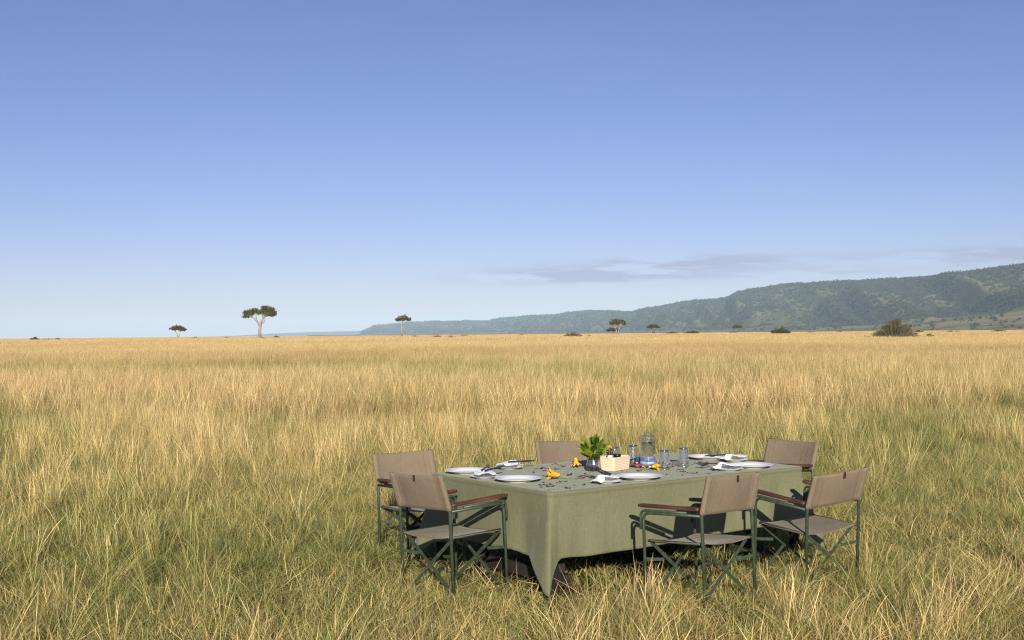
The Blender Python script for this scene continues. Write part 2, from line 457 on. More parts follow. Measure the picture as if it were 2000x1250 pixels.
# ------------------------------------------------------------------ chairs
CW, CA, CLEAN = 0.55, 0.505, 0.066
def smooth_poly(pts, r, n=5):
    """polyline with rounded corners"""
    out_ = [Vector(pts[0])]
    for i in range(1, len(pts) - 1):
        p0, p1, p2 = Vector(pts[i - 1]), Vector(pts[i]), Vector(pts[i + 1])
        a = p1 + (p0 - p1).normalized() * r; b_ = p1 + (p2 - p1).normalized() * r
        for k in range(n + 1):
            t = k / n
            out_.append((1 - t) ** 2 * a + 2 * t * (1 - t) * p1 + t * t * b_)
    out_.append(Vector(pts[-1]))
    return out_

def make_chair():
    c = empty('folding_chair')
    h = CW / 2
    st = M['green_steel']
    fy = CA - 0.02
    for s_ in (-1, 1):
        x = s_ * h
        # rear leg runs up into the backrest sleeve
        MB().tube([(x, 0, -0.04), (x, 0, 0.60), (x, -0.012, 0.66), (x, -CLEAN, 0.85)], 0.0115, 10).build('leg', st, c, True)
        # front leg bends back into the arm tube
        MB().tube(smooth_poly([(x, fy, -0.04), (x, fy, 0.612), (x, 0.012, 0.605)], 0.055), 0.0105, 10).build('leg', st, c, True)
        hook = MB().tube(smooth_poly([(x, 0.12, 0.622), (x, fy + 0.024, 0.628), (x, fy + 0.024, 0.50)], 0.05), 0.009, 8)
        hook.build('arm_tube', st, c, True)
        # wooden arm, slightly waisted, with a plug in the middle
        V = []; Fc = []
        secs = [(0.015, 0.020, 0.015), (0.04, 0.022, 0.017), (0.22, 0.020, 0.016), (0.42, 0.024, 0.018), (fy + 0.01, 0.024, 0.017), (fy + 0.03, 0.018, 0.012)]
        nseg = 12
        for (yy, wx, wz) in secs:
            zc = 0.648 + 0.012 * (yy / fy)
            for k in range(nseg):
                a = 2 * pi * k / nseg
                ca, sa = cos(a), sin(a)
                wx_, wz_ = wx * 0.95, wz * 0.78
                V.append((x + wx_ * (abs(ca) ** 0.6) * (1 if ca > 0 else -1), yy, zc + wz_ * (abs(sa) ** 0.6) * (1 if sa > 0 else -1)))
        for i in range(len(secs) - 1):
            for k in range(nseg):
                k2 = (k + 1) % nseg
                Fc.append((i * nseg + k, i * nseg + k2, (i + 1) * nseg + k2, (i + 1) * nseg + k))
        Fc.append(tuple(reversed(range(nseg)))); Fc.append(tuple((len(secs) - 1) * nseg + k for k in range(nseg)))
        mesh_obj('armrest', V, Fc, M['arm_wood'], c, True)
        # seat side rail
        MB().tube([(s_ * (h - 0.022), 0.005, 0.425), (s_ * (h - 0.022), fy - 0.02, 0.425)], 0.010, 8).build('seat_rail', st, c, True)
        # foot rail
        MB().bar((s_ * (h - 0.03), 0.0, 0.012), (s_ * (h - 0.03), fy - 0.02, 0.012), 0.022, 0.006).build('foot_rail', st, c)
    for yy, e in ((0.03, -1), (fy - 0.035, 1)):
        for s_ in (-1, 1):
            MB().bar((s_ * (h - 0.022), yy + 0.005 * s_, 0.425), (-s_ * (h - 0.03), yy + 0.005 * s_, 0.045), 0.026, 0.005, (0, e, 0.001)) if False else None
            b_ = MB().bar((s_ * (h - 0.022), yy + 0.004 * s_, 0.420), (-s_ * (h - 0.03), yy + 0.004 * s_, 0.045), 0.026, 0.0045, (1, 0, 0))
            b_.build('cross_bar', st, c)
            # short bracket from the leg to the cross bar
            yl = 0.0 if e < 0 else fy
            b2 = MB().bar((s_ * (h - 0.002), yl, 0.305), (s_ * (h - 0.14), yy - 0.010 * e, 0.290), 0.022, 0.0045)
            b2.build('bracket', st, c)
    # seat canvas: sagging sheet wrapped over the rails
    V = []; Fc = []
    nu, nv = 18, 14
    for j in range(nv + 1):
        yy = 0.0 + (fy - 0.02) * j / nv
        for i in range(nu + 1):
            a = -1 + 2 * i / nu
            x = a * (h - 0.010)
            zz = 0.437 - 0.024 * (1 - abs(a) ** 2.4) + 0.004 * (vnoise(i * 0.5, j * 0.4) - 0.5) - (0.010 if abs(a) > 0.99 else 0)
            V.append((x, yy, zz))
    for j in range(nv):
        for i in range(nu):
            k = j * (nu + 1) + i
            Fc.append((k, k + 1, k + nu + 2, k + nu + 1))
    o = mesh_obj('seat', V, Fc, M['canvas'], c, True)
    sd = o.modifiers.new('thickness', 'SOLIDIFY'); sd.thickness = 0.004
    # backrest canvas: sleeves at both ends, stitched seams, slightly slack
    V = []; Fc = []
    cols = []
    hs = h + 0.016
    for sgn, face in ((1, 0), (-1, 1)):
        pass
    prof = []   # closed section at one height: list of (x, y)
    nm = 14
    def sect(zf):
        # zf 0 bottom .. 1 top ; y centre follows the leaning post
        zc = 0.612 + 0.245 * zf
        yc = -CLEAN * max(0, (zc - 0.62) / (0.85 - 0.62))
        pts = []
        slack = 0.022 * (0.6 + 0.4 * cos((zf - 0.5) * pi))
        # back side from left to right
        L = []
        for i in range(nm + 1):
            a = -1 + 2 * i / nm
            x = a * (h - 0.045)
            L.append((x, -0.004 - slack * (1 - a * a)))
        back = [(-hs, 0.0), (-hs + 0.006, -0.013), (-h + 0.012, -0.0165), (-h + 0.036, -0.008)] + L + [(h - 0.036, -0.008), (h - 0.012, -0.0165), (hs - 0.006, -0.013), (hs, 0.0)]
        front = [(hs - 0.006, 0.013), (h - 0.012, 0.0165), (h - 0.036, 0.004)] + [(-x, y + 0.006) for (x, y) in L] + [(-h + 0.036, 0.004), (-h + 0.012, 0.0165), (-hs + 0.006, 0.013)]
        sag = 0.006 * (zf - 0.15)
        return [(x, y + yc, zc - sag * (1 - (x / hs) ** 2) * 1.3) for (x, y) in back + front]
    nz_ = 10
    for j in range(nz_ + 1):
        V += sect(j / nz_)
    npt = len(V) // (nz_ + 1)
    for j in range(nz_):
        for k in range(npt):
            k2 = (k + 1) % npt
            Fc.append((j * npt + k, j * npt + k2, (j + 1) * npt + k2, (j + 1) * npt + k))
    Fc.append(tuple(reversed(range(npt)))); Fc.append(tuple(nz_ * npt + k for k in range(npt)))
    bk = mesh_obj('backrest', V, Fc, M['canvas'], c, True)
    # stitched seam strips (raised) on the back side
    for s_ in (-1, 1):
        for xo in (0.040, 0.085):
            x = s_ * (h - xo)
            a = x / (h - 0.045)
            for (side, yo) in ((-1, -0.0085), (1, 0.0055)):
                seam = MB(); pts = []
                for zf in np.linspace(0.02, 0.98, 9):
                    zc = 0.612 + 0.245 * zf; yc = -CLEAN * max(0, (zc - 0.62) / 0.23)
                    slack = 0.022 * (0.6 + 0.4 * cos((zf - 0.5) * pi)) * max(0, 1 - a * a)
                    pts.append((x, yc - slack + yo, zc))
                seam.tube(pts, 0.0022, 5)
                seam.build('seam', M['canvas'], bk, True)
    tg = MB().box((0.012, -CLEAN * 0.9 - 0.030, 0.832), (0.020, 0.004, 0.042), Matrix.Rotation(radians(0), 4, 'X'), bev=0.001)
    tg.build('tag', M['leather'], bk)
    return c

chair0 = make_chair()
G = 'folding chairs around the table'
specs = [  # x, y, yaw(deg), z, pitch, roll, label
 (-0.590, 8.561, -47.5, 0.018, 1.2, -2.0, 'taupe canvas chair with brown tag, back to camera at the left end of the table'),
 (1.414, 8.141, 44.3, 0.033, -3.4, 1.7, 'taupe canvas chair drawn up to the middle of the near long side of the table'),
 (2.271, 8.915, 35.5, -0.016, 3.9, -2.3, 'rightmost taupe canvas chair, back to camera near the right corner of the cloth'),
 (2.465, 11.29, 128.6, -0.023, 3.4, 0.2, 'taupe canvas chair facing camera beyond the far right end of the table'),
 (0.431, 11.144, -142.2, 0.0, 0.0, -2.9, 'taupe canvas chair on the far side, its backrest just left of the leafy vase'),
 (-0.874, 10.429, -146.5, -0.016, 1.2, 0.7, 'leftmost taupe canvas chair, facing camera at the back left corner of the table'),
]
CH = []
for i, (x, y, yw, z, pt, rl, lab) in enumerate(specs):
    o = chair0 if i == 0 else copy_tree(chair0)
    o.location = (x, y, z)
    o.rotation_mode = 'ZYX' if False else 'XYZ'
    Rm = Matrix.Rotation(radians(yw), 3, 'Z') @ Matrix.Rotation(radians(pt), 3, 'X') @ Matrix.Rotation(radians(rl), 3, 'Y')
    o.rotation_euler = Rm.to_euler('XYZ')
    tag(o, lab, 'chair', G)
    CH.append((x, y, radians(yw)))

# ------------------------------------------------------------------ tableware
TZ = TH + 0.0022
def plate_mesh(name, R, hgt):
    f = R * 0.60
    prof = [(0, 0.004), (f - 0.006, 0.004), (f - 0.004, 0.0), (f, 0.0), (f + 0.002, 0.004), (R * 0.74, hgt * 0.42), (R * 0.97, hgt * 0.88), (R, hgt * 0.97), (R * 0.995, hgt), (R * 0.96, hgt * 0.985),
            (R * 0.74, hgt * 0.62), (R * 0.68, hgt * 0.46), (R * 0.62, 0.008), (R * 0.3, 0.0075), (0, 0.0075)]
    b_ = MB().lathe(prof, 56)
    return b_
GP, GS = 'dinner plates on the table', 'side plates with napkins'
pm = None
dinner = [
 (0.204, 1.315, 'white dinner plate at the back left corner of the table'),
 (0.200, 0.630, 'white dinner plate nearest the left end chair, front left of the table'),
 (0.962, 0.178, 'white dinner plate in the middle of the near side, in front of the basket'),
 (2.350, 0.873, 'white dinner plate at the far right end, farthest right back plate'),
 (2.143, 0.185, 'white dinner plate by the near right corner of the cloth'),
 (1.690, 1.300, 'white dinner plate on the far side, mostly hidden behind basket and glasses')]
dinner[1] = (0.195, 0.636, dinner[1][2])
for i, (u, v, lab) in enumerate(dinner):
    if pm is None:
        o = plate_mesh('dinner_plate', 0.172, 0.028).build('dinner_plate', M['china'], None, True); pm = o
    else:
        o = pm.copy(); COL.objects.link(o)
    o.location = tw(u, v, TZ); o.rotation_euler = (0, 0, i * 1.3)
    tag(o, lab, 'plate', GP)
# (plate u,v ; napkin heading angle relative to table ; label part)
sides = [
 (0.628, 1.350, 20, 'on the far side, right of the back left dinner plate'),
 (0.125, 0.955, 60, 'between the two left dinner plates'),
 (0.626, 0.155, 200, 'left of the middle dinner plate on the near side'),
 (2.395, 0.610, 185, 'at the far right end beside its dinner plate'),
 (1.870, 0.160, 165, 'left of the near right corner dinner plate')]
sides[1] = (0.125, 0.960, 60, sides[1][3])
sp_ = None
def napkin_mesh(seed):
    """crumpled napkin: broad lobe over the plate, pinched, small flared end"""
    r_ = np.random.default_rng(seed)
    V = []; Fc = []
    nu, nv = 30, 14
    for j in range(nv + 1):
        b_ = -1 + 2 * j / nv
        for i in range(nu + 1):
            t = i / nu
            x = -0.105 + 0.255 * t
            if t < 0.62: w_ = 0.085 * (sin(pi * min(1, (t + 0.12) / 0.74)) ** 0.6) if t < 0.6 else 0.02
            else: w_ = 0
            # half width: lobe -> pinch at t=.66 -> flared end
            lobe = 0.086 * max(0.0, 1 - ((t - 0.30) / 0.38) ** 2) ** 0.5 if abs(t - 0.30) < 0.38 else 0
            tail = 0.050 * max(0.0, 1 - ((t - 0.92) / 0.26) ** 2) ** 0.5 if abs(t - 0.92) < 0.26 else 0
            hw_ = max(lobe, tail, 0.016)
            y = b_ * hw_
            pl = 0.005 * cos(b_ * 7 + seed) * (1 - 0.3 * abs(b_)) + 0.007 * (vnoise(t * 9 + seed * 3.1, b_ * 3 + seed) - 0.5) * 2
            hump = 0.016 * max(0, 1 - abs(t - 0.66) / 0.3) + 0.012 * max(0, 1 - b_ * b_)
            z = 0.022 + hump + 0.6 * pl + (0.012 if t < 0.75 else -0.004)
            V.append((x, y, z))
    for j in range(nv):
        for i in range(nu):
            k = j * (nu + 1) + i
            Fc.append((k, k + 1, k + nu + 2, k + nu + 1))
    return V, Fc
def knife_mb():
    b_ = MB()
    # blade + handle along +x, 0.235 long
    outl = [(0.0, -0.008), (0.085, -0.007), (0.10, -0.005), (0.11, -0.010), (0.18, -0.011), (0.222, -0.006), (0.236, 0.004), (0.18, 0.007), (0.11, 0.007), (0.10, 0.005), (0.085, 0.007), (0.0, 0.008)]
    n = len(outl)
    V = [(x, y, 0) for x, y in outl] + [(x, y, 0.0035 if x < 0.1 else 0.0018) for x, y in outl]
    Fc = [tuple(reversed(range(n))), tuple(range(n, 2 * n))] + [(k, (k + 1) % n, n + (k + 1) % n, n + k) for k in range(n)]
    return b_.add(V, Fc)
def fork_mb():
    b_ = MB()
    cl = [(0.0, 0.008, 0.0), (0.06, 0.006, 0.002), (0.115, 0.0035, 0.006), (0.135, 0.006, 0.004), (0.150, 0.0125, 0.0), (0.168, 0.0130, -0.002)]
    V = []; Fc = []
    for (x, w_, z) in cl:
        V += [(x, -w_, z), (x, w_, z), (x, w_, z + 0.003), (x, -w_, z + 0.003)]
    for i in range(len(cl) - 1):
        for k in range(4):
            k2 = (k + 1) % 4
            Fc.append((i * 4 + k, i * 4 + k2, (i + 1) * 4 + k2, (i + 1) * 4 + k))
    Fc += [(3, 2, 1, 0), tuple(len(V) - 4 + k for k in range(4))]
    b_.add(V, Fc)
    for y in (-0.0108, -0.0036, 0.0036, 0.0108):
        b_.add([(0.166, y - 0.0022, -0.002), (0.166, y + 0.0022, -0.002), (0.166, y + 0.0022, 0.001), (0.166, y - 0.0022, 0.001), (0.215, y - 0.0012, 0.008), (0.215, y + 0.0012, 0.008), (0.215, y + 0.0012, 0.010), (0.215, y - 0.0012, 0.010)],
               [(0, 3, 2, 1), (4, 5, 6, 7), (0, 1, 5, 4), (1, 2, 6, 5), (2, 3, 7, 6), (3, 0, 4, 7)])
    return b_
kn = fk = None
# cutlery: (side index, kind, offset u, offset v, heading deg rel. to table, tilt deg)
cut = [
 (0, 'knife', -0.03, -0.03, -14, -2),
 (1, 'knife', -0.02, -0.03, 18, -8), (1, 'fork', -0.03, 0.00, 38, -10),
 (2, 'knife', 0.000, -0.02, 96, -30), (2, 'fork', 0.035, -0.015, 90, -28),
 (3, 'fork', -0.01, 0.03, 108, 12), (3, 'knife', 0.01, 0.05, 118, 12),
 (4, 'fork', -0.01, 0.03, 120, 10)]
for i, (u, v, ang, lab) in enumerate(sides):
    if sp_ is None:
        o = plate_mesh('side_plate', 0.113, 0.020).build('side_plate', M['china'], None, True); sp_ = o
    else:
        o = sp_.copy(); COL.objects.link(o)
    o.location = tw(u, v, TZ)
    tag(o, 'small napkin covered side plate ' + lab, 'side plate', GS)
    Vn, Fn = napkin_mesh(i + 2)
    o = mesh_obj('napkin', Vn, Fn, M['napkin'], None, True)
    sd = o.modifiers.new('thickness', 'SOLIDIFY'); sd.thickness = 0.003
    ss = o.modifiers.new('smooth', 'SUBSURF'); ss.levels = 1; ss.render_levels = 1
    o.location = tw(u, v, TZ + 0.004); o.rotation_euler = (0, 0, TYAW + radians(ang))
    tag(o, 'pinched white napkin ' + lab, 'napkin', 'white napkins on side plates')
for (si, kd, du, dv, ang, tilt) in cut:
    u, v, _, lab = sides[si]
    if kd == 'knife':
        if kn is None: o = kn = knife_mb().build('table_knife', M['steel'])
        else: o = kn.copy(); COL.objects.link(o)
    else:
        if fk is None: o = fk = fork_mb().build('fork', M['steel'])
        else: o = fk.copy(); COL.objects.link(o)
    o.location = tw(u + du, v + dv, TZ + (0.058 if si < 3 else 0.050))
    o.rotation_euler = (radians(42 if -90 < ang < 60 else -42), radians(tilt * 0.4), TYAW + radians(ang))
    tag(o, ('steel knife' if kd == 'knife' else 'steel fork') + ' ' + lab, 'knife' if kd == 'knife' else 'fork', 'cutlery on the side plates')

# vase with leaves --------------------------------------------------
vs = empty('leaf_vase', tw(1.053, 0.815, TZ))
tag(vs, 'small silvery glass bowl vase filled with glossy green leaves', 'vase')
MB().lathe([(0, 0), (0.040, 0), (0.052, 0.010), (0.058, 0.032), (0.054, 0.060), (0.046, 0.085), (0.0445, 0.090), (0.042, 0.090), (0.043, 0.084), (0.050, 0.058), (0.053, 0.034), (0.046, 0.012), (0, 0.008)], 32).build('bowl', M['silver_glass'], vs, True)
def leaf_grid(L, W, curl, fold, n=7):
    V = []; Fc = []
    for i in range(n + 1):
        t = i / n
        w_ = W * (sin(pi * (0.06 + 0.90 * t ** 1.25)) ** 0.75) if 0 < t < 1 else (0.002 if t == 0 else W * 0.12)
        z = -curl * L * t * t
        for s_ in (-1, 0, 1):
            V.append((L * t, s_ * w_, z + fold * abs(s_) * w_))
    for i in range(n):
        for k in range(2):
            a = i * 3 + k
            Fc.append((a, a + 1, a + 4, a + 3))
    return V, Fc
fol = MB(); vals = []
stm = MB()
lr = random.Random(5)
for k in range(46):
    az = 2 * pi * k / 46 * 5.0 + lr.uniform(-0.3, 0.3)
    lvl = lr.random()
    el = radians(25 + 58 * lvl) + lr.uniform(-0.12, 0.12)
    base = Vector((0.018 * cos(az), 0.018 * sin(az), 0.082 + 0.05 * lvl))
    ln = lr.uniform(0.072, 0.105)
    V, Fc = leaf_grid(ln, lr.uniform(0.022, 0.034), lr.uniform(-0.05, 0.30), lr.uniform(0.1, 0.45))
    st_len = 0.015 + 0.055 * lvl
    d = Vector((cos(az) * cos(el), sin(az) * cos(el), sin(el)))
    stm.tube([base * 0.3 + Vector((0, 0, 0.03)), base, base + d * st_len], [0.002, 0.002, 0.0014], 5)
    Mx = Matrix.Translation(base + d * st_len) @ Matrix.Rotation(az, 4, 'Z') @ Matrix.Rotation(-el, 4, 'Y') @ Matrix.Rotation(lr.uniform(-0.9, 0.9), 4, 'X')
    fol.add(V, Fc, Mx)
    vals += [lr.choice([0.05, 0.15, 0.35, 0.6, 0.7])] * len(V)
fo = fol.build('foliage', M['vase_leaf'], vs, True)
at_ = fo.data.attributes.new('val', 'FLOAT', 'POINT'); at_.data.foreach_set('value', vals)
stm.build('stem', M['stem'], vs, True)
bd = MB()
for (px, py, pz, sc_) in ((-0.10, -0.02, 0.168, 1.0), (0.118, 0.03, 0.165, 1.2)):
    V, Fc = leaf_grid(0.034 * sc_, 0.013, 0.2, 0.3)
    bd.add(V, Fc, Matrix.Translation((px, py, pz)) @ Matrix.Rotation(0.6 if px > 0 else 2.2, 4, 'Z') @ Matrix.Rotation(-0.9, 4, 'Y') @ Matrix.Rotation(0.9, 4, 'X'))
    V, Fc = leaf_grid(0.030 * sc_, 0.012, 0.3, 0.3)
    bd.add(V, Fc, Matrix.Translation((px, py, pz)) @ Matrix.Rotation(-0.6 if px > 0 else 3.6, 4, 'Z') @ Matrix.Rotation(-0.4, 4, 'Y') @ Matrix.Rotation(-0.6, 4, 'X'))
    bd.tube([(px * 0.15, py * 0.2, 0.09), (px * 0.6, py * 0.6, 0.135), (px, py, pz)], 0.0018, 5)
bo = bd.build('bud', mat_leaf('bud_leaf', (0.42, 0.42, 0.03), (0.55, 0.55, 0.05), 0.3, 10, 0.4), vs, True)

# basket ------------------------------------------------------------
bk = empty('napkin_basket', tw(1.232, 0.766, TZ), TYAW + radians(16))
tag(bk, 'square cornered pale woven palm basket holding the bottles beside the vase', 'basket')
def basket_shell(w_, d_, h_, th, fl=0.008):
    def ring(hw2, hd2, z, r_=0.014):
        pts = []
        for cx, cy, a0 in ((-1, -1, pi), (1, -1, 1.5 * pi), (1, 1, 0), (-1, 1, 0.5 * pi)):
            for k in range(5):
                a = a0 + pi / 2 * k / 4
                pts.append((cx * (hw2 - r_) + r_ * cos(a), cy * (hd2 - r_) + r_ * sin(a), z))
        return pts
    rows = []
    R_ = 14
    for k in range(R_ + 1):
        t = k / R_
        w1_ = 0.0018 * sin(k * 3.1)
        rows.append(ring(w_ / 2 + fl * t + w1_, d_ / 2 + fl * t + w1_, 0.001 + h_ * t))
    rows.append(ring(w_ / 2 + fl - th, d_ / 2 + fl - th, h_ + 0.001))
    rows.append(ring(w_ / 2 - th, d_ / 2 - th, 0.006))
    V = sum(rows, []); n = 20; Fc = []
    for i in range(len(rows) - 1):
        for k in range(n):
            k2 = (k + 1) % n
            Fc.append((i * n + k, i * n + k2, (i + 1) * n + k2, (i + 1) * n + k))
    Fc.append(tuple(reversed(range(n)))); Fc.append(tuple((len(rows) - 1) * n + k for k in range(n)))
    return V, Fc
V, Fc = basket_shell(0.225, 0.125, 0.100, 0.008)
mesh_obj('basket_wall', V, Fc, M['basket'], bk)
rimb = MB()
pts = []
for k in range(41):
    a = 2 * pi * k / 40
    ca, sa = cos(a), sin(a)
    pts.append((0.118 * abs(ca) ** 0.25 * (1 if ca > 0 else -1), 0.0675 * abs(sa) ** 0.25 * (1 if sa > 0 else -1), 0.102))
rimb.tube(pts, 0.0045, 6, False); rimb.build('rim', M['basket'], bk, True)
def in_basket(dx, dy):
    p_ = Vector((dx, dy, 0)); p_.rotate(Euler((0, 0, TYAW + radians(16))))
    q = tw(1.232, 0.766, TZ + 0.007); return q + p_
def bottle(dx, dy, hh, r_, cap, label, glint_band=True):
    e = empty('bottle', in_basket(dx, dy)); tag(e, label, 'bottle')
    MB().lathe([(0, 0), (r_, 0), (r_ * 1.02, 0.004), (r_, hh * 0.60), (r_ * 0.55, hh * 0.74), (r_ * 0.5, hh * 0.84), (0, hh * 0.84)], 20).build('body', M['bottle_dark'], e, True)
    MB().lathe([(0, hh * 0.842), (r_ * 0.72, hh * 0.842), (r_ * 0.75, hh * 0.86), (r_ * 0.62, hh * 0.985), (r_ * 0.5, hh), (0, hh)], 18).build('cap', M[cap], e, True)
    if glint_band:
        MB().lathe([(r_ * 1.035, hh * 0.30), (r_ * 1.05, hh * 0.31), (r_ * 1.05, hh * 0.585), (r_ * 1.03, hh * 0.59)], 20).build('glint_band', M['teal_glint'], e, True)  # added colour band standing in for teal reflections on the glass
    return e
bottle(-0.020, 0.020, 0.182, 0.016, 'cap_red', 'slim dark sauce bottle with a red cap standing in the basket')
bottle(-0.062, 0.025, 0.150, 0.017, 'cap_black', 'slim dark bottle with a black cap in the basket, left of the red capped one')
for (dx, dy, lab, cp) in ((0.035, 0.005, 'round jar with a glossy black lid in the basket', 'cap_black'), (-0.085, -0.01, 'small white pot at the left end inside the basket', 'sugar')):
    e = empty('condiment_jar', in_basket(dx, dy)); tag(e, lab, 'jar')
    k = 1.0 if cp == 'cap_black' else 0.62
    MB().lathe([(0, 0), (0.030 * k, 0), (0.032 * k, 0.006), (0.032 * k, 0.082), (0.028 * k, 0.092), (0, 0.092)], 24).build('body', M['bottle_dark'] if k == 1 else M['sugar'], e, True)
    MB().lathe([(0, 0.0925), (0.029 * k, 0.0925), (0.0335 * k, 0.094), (0.0335 * k, 0.110), (0.030 * k, 0.1135), (0, 0.1145)], 24).build('lid', M[cp], e, True)

# beaded tray -------------------------------------------------------
tr = empty('beaded_tray', tw(1.621, 0.770, TZ))
tag(tr, 'round beaded tray in red, orange and black under the water pitcher', 'tray')
MB().lathe([(0, 0), (0.150, 0), (0.170, 0.004), (0.168, 0.0095), (0.150, 0.0075), (0, 0.0075)], 48).build('tray_base', M['beads'], tr, True)
MB().lathe([(0.1665, 0.002), (0.186, 0.008), (0.192, 0.018), (0.187, 0.0205), (0.169, 0.0125), (0.1665, 0.002)], 64).build('rim', M['bead_rim'], tr, True)
TRZ = TZ + 0.0078
# pitcher -----------------------------------------------------------
pc = empty('water_pitcher', tw(1.664, 0.860, TRZ))
tag(pc, 'tall clear glass water pitcher with a lid and blue foot on the beaded tray', 'pitcher')
MB().lathe([(0, 0.0), (0.062, 0.0), (0.067, 0.006), (0.067, 0.018), (0.062, 0.0235), (0, 0.0235)], 40).build('blue_foot', M['pale_blue_glass'], pc, True)
pw = MB().lathe([(0.0, 0.0245), (0.060, 0.0245), (0.0635, 0.032), (0.0625, 0.06), (0.0600, 0.14), (0.0585, 0.20), (0.0600, 0.222), (0.0575, 0.229), (0.0560, 0.222), (0.0548, 0.20), (0.0565, 0.14), (0.059, 0.06), (0.0585, 0.034), (0, 0.030)], 40)
pw.build('glass_body', M['glass'], pc, True)
MB().lathe([(0, 0.0315), (0.056, 0.0345), (0.0575, 0.06), (0.0552, 0.14), (0.0542, 0.178), (0.052, 0.1795), (0, 0.1795)], 40).build('water', M['water'], pc, True)
MB().lathe([(0.053, 0.2305), (0.061, 0.2305), (0.061, 0.236), (0.045, 0.2375), (0.033, 0.239), (0.033, 0.258), (0.030, 0.261), (0, 0.261)], 36).build('lid', M['glass'], pc, True)
for a in (0.4,):
    MB().tube([(0.060 * cos(a + 3.6), 0.060 * sin(a + 3.6), 0.225), (0.085 * cos(a + 3.6), 0.085 * sin(a + 3.6), 0.20), (0.088 * cos(a + 3.6), 0.088 * sin(a + 3.6), 0.12), (0.064 * cos(a + 3.6), 0.064 * sin(a + 3.6), 0.075)], 0.006, 8) if False else None
# tumblers, upside down --------------------------------------------
def tumbler():
    e = empty('glass_tumbler')
    MB().lathe([(0.0435, 0.0), (0.0455, 0.002), (0.0445, 0.03), (0.0425, 0.06), (0.0385, 0.085), (0.0350, 0.135), (0.0343, 0.143), (0, 0.143), (0, 0.139), (0.0320, 0.139), (0.0325, 0.132), (0.0358, 0.085), (0.040, 0.06), (0.042, 0.03), (0.0425, 0.002), (0.0435, 0.0)], 32).build('glass_body', M['glass'], e, True)
    MB().lathe([(0, 0.1435), (0.0340, 0.1435), (0.0356, 0.146), (0.0356, 0.151), (0.0340, 0.1535), (0, 0.153)], 32).build('blue_base', M['blue_glass'], e, True)
    return e
tums = [(1.430, 1.010, TZ, 'upturned glass tumbler with blue base half hidden behind the basket'),
        (1.640, 1.015, TZ, 'upturned blue based glass tumbler between basket and water pitcher'),
        (1.534, 0.526, TZ, 'upturned blue based glass tumbler nearest the camera, right of the pitcher'),
        (1.785, 0.575, TZ, 'rightmost upturned blue based glass tumbler behind the nearest one')]
t0 = None
for i, (u, v, z, lab) in enumerate(tums):
    if t0 is None: o = t0 = tumbler()
    else: o = copy_tree(t0)
    o.location = tw(u, v, z if i != 1 else TZ)
    tag(o, lab, 'tumbler', 'upturned tumblers with blue bases')

# lilies ------------------------------------------------------------
def petal_V(L, W, flare, n=8):
    V = []; Fc = []
    for i in range(n + 1):
        t = i / n
        r_ = 0.006 + 0.020 * t + flare * max(0, t - 0.45) ** 1.6
        x = L * t - 0.25 * flare * max(0, t - 0.7)
        w_ = W * (0.30 + 0.9 * sin(pi * min(1, t * 0.93)) ** 0.8) * (1 if t < 0.98 else 0.25)
        for s_ in (-1, -0.5, 0, 0.5, 1):
            V.append((x, s_ * w_, r_ - 0.35 * w_ * s_ * s_ + 0.004 * sin(9 * t + s_ * 2)))
    for i in range(n):
        for k in range(4):
            a = i * 5 + k
            Fc.append((a, a + 1, a + 6, a + 5))
    return V, Fc
def lily(loc, dirv, roll, stem_pts, label, sc=1.0, flare=0.075):
    e = empty('lily', loc); tag(e, label, 'flower', 'yellow lilies on the table')
    dirv = Vector(dirv).normalized()
    q = Vector((1, 0, 0)).rotation_difference(dirv).to_matrix().to_4x4()
    for k in range(6):
        V, Fc = petal_V(0.095 * sc, 0.0135 * sc, flare * (1.0 if k % 2 else 0.75))
        o = MB().add(V, Fc, q @ Matrix.Rotation(roll + k * pi / 3, 4, 'X')).build('petal', M['petal_yellow'], e, True)
        sd = o.modifiers.new('thickness', 'SOLIDIFY'); sd.thickness = 0.0012
    if stem_pts:
        MB().tube(stem_pts, [0.0042] + [0.0030] * (len(stem_pts) - 1), 7).build('stem', M['stem'], e, True)
    return e
du = lambda a: Vector((cos(TYAW + a), sin(TYAW + a), 0))
lily(tw(0.500, 0.528, TZ + 0.034), Vector((-1, -0.18, 0.12)), 0.3, [(0.0, 0, 0), (0.05, 0.01, -0.022), (0.10, 0.02, -0.030), (0.155, 0.05, -0.030)], 'yellow lily with a long green stem lying on the front left of the cloth', 1.0)
lily(tw(1.075, 1.060, TZ + 0.083), Vector((0.08, -0.05, -1)), 0.1, None, 'yellow lily standing on its open mouth, left of the vase', 0.72, 0.052)
lily(tw(1.42, 0.545, TZ + 0.030), Vector((0.95, -0.30, 0.10)), 0.6, [(0.0, 0, 0), (-0.04, 0.0, -0.016), (-0.09, 0.015, -0.024)], 'yellow lily lying in front of the beaded tray', 0.62, 0.055)

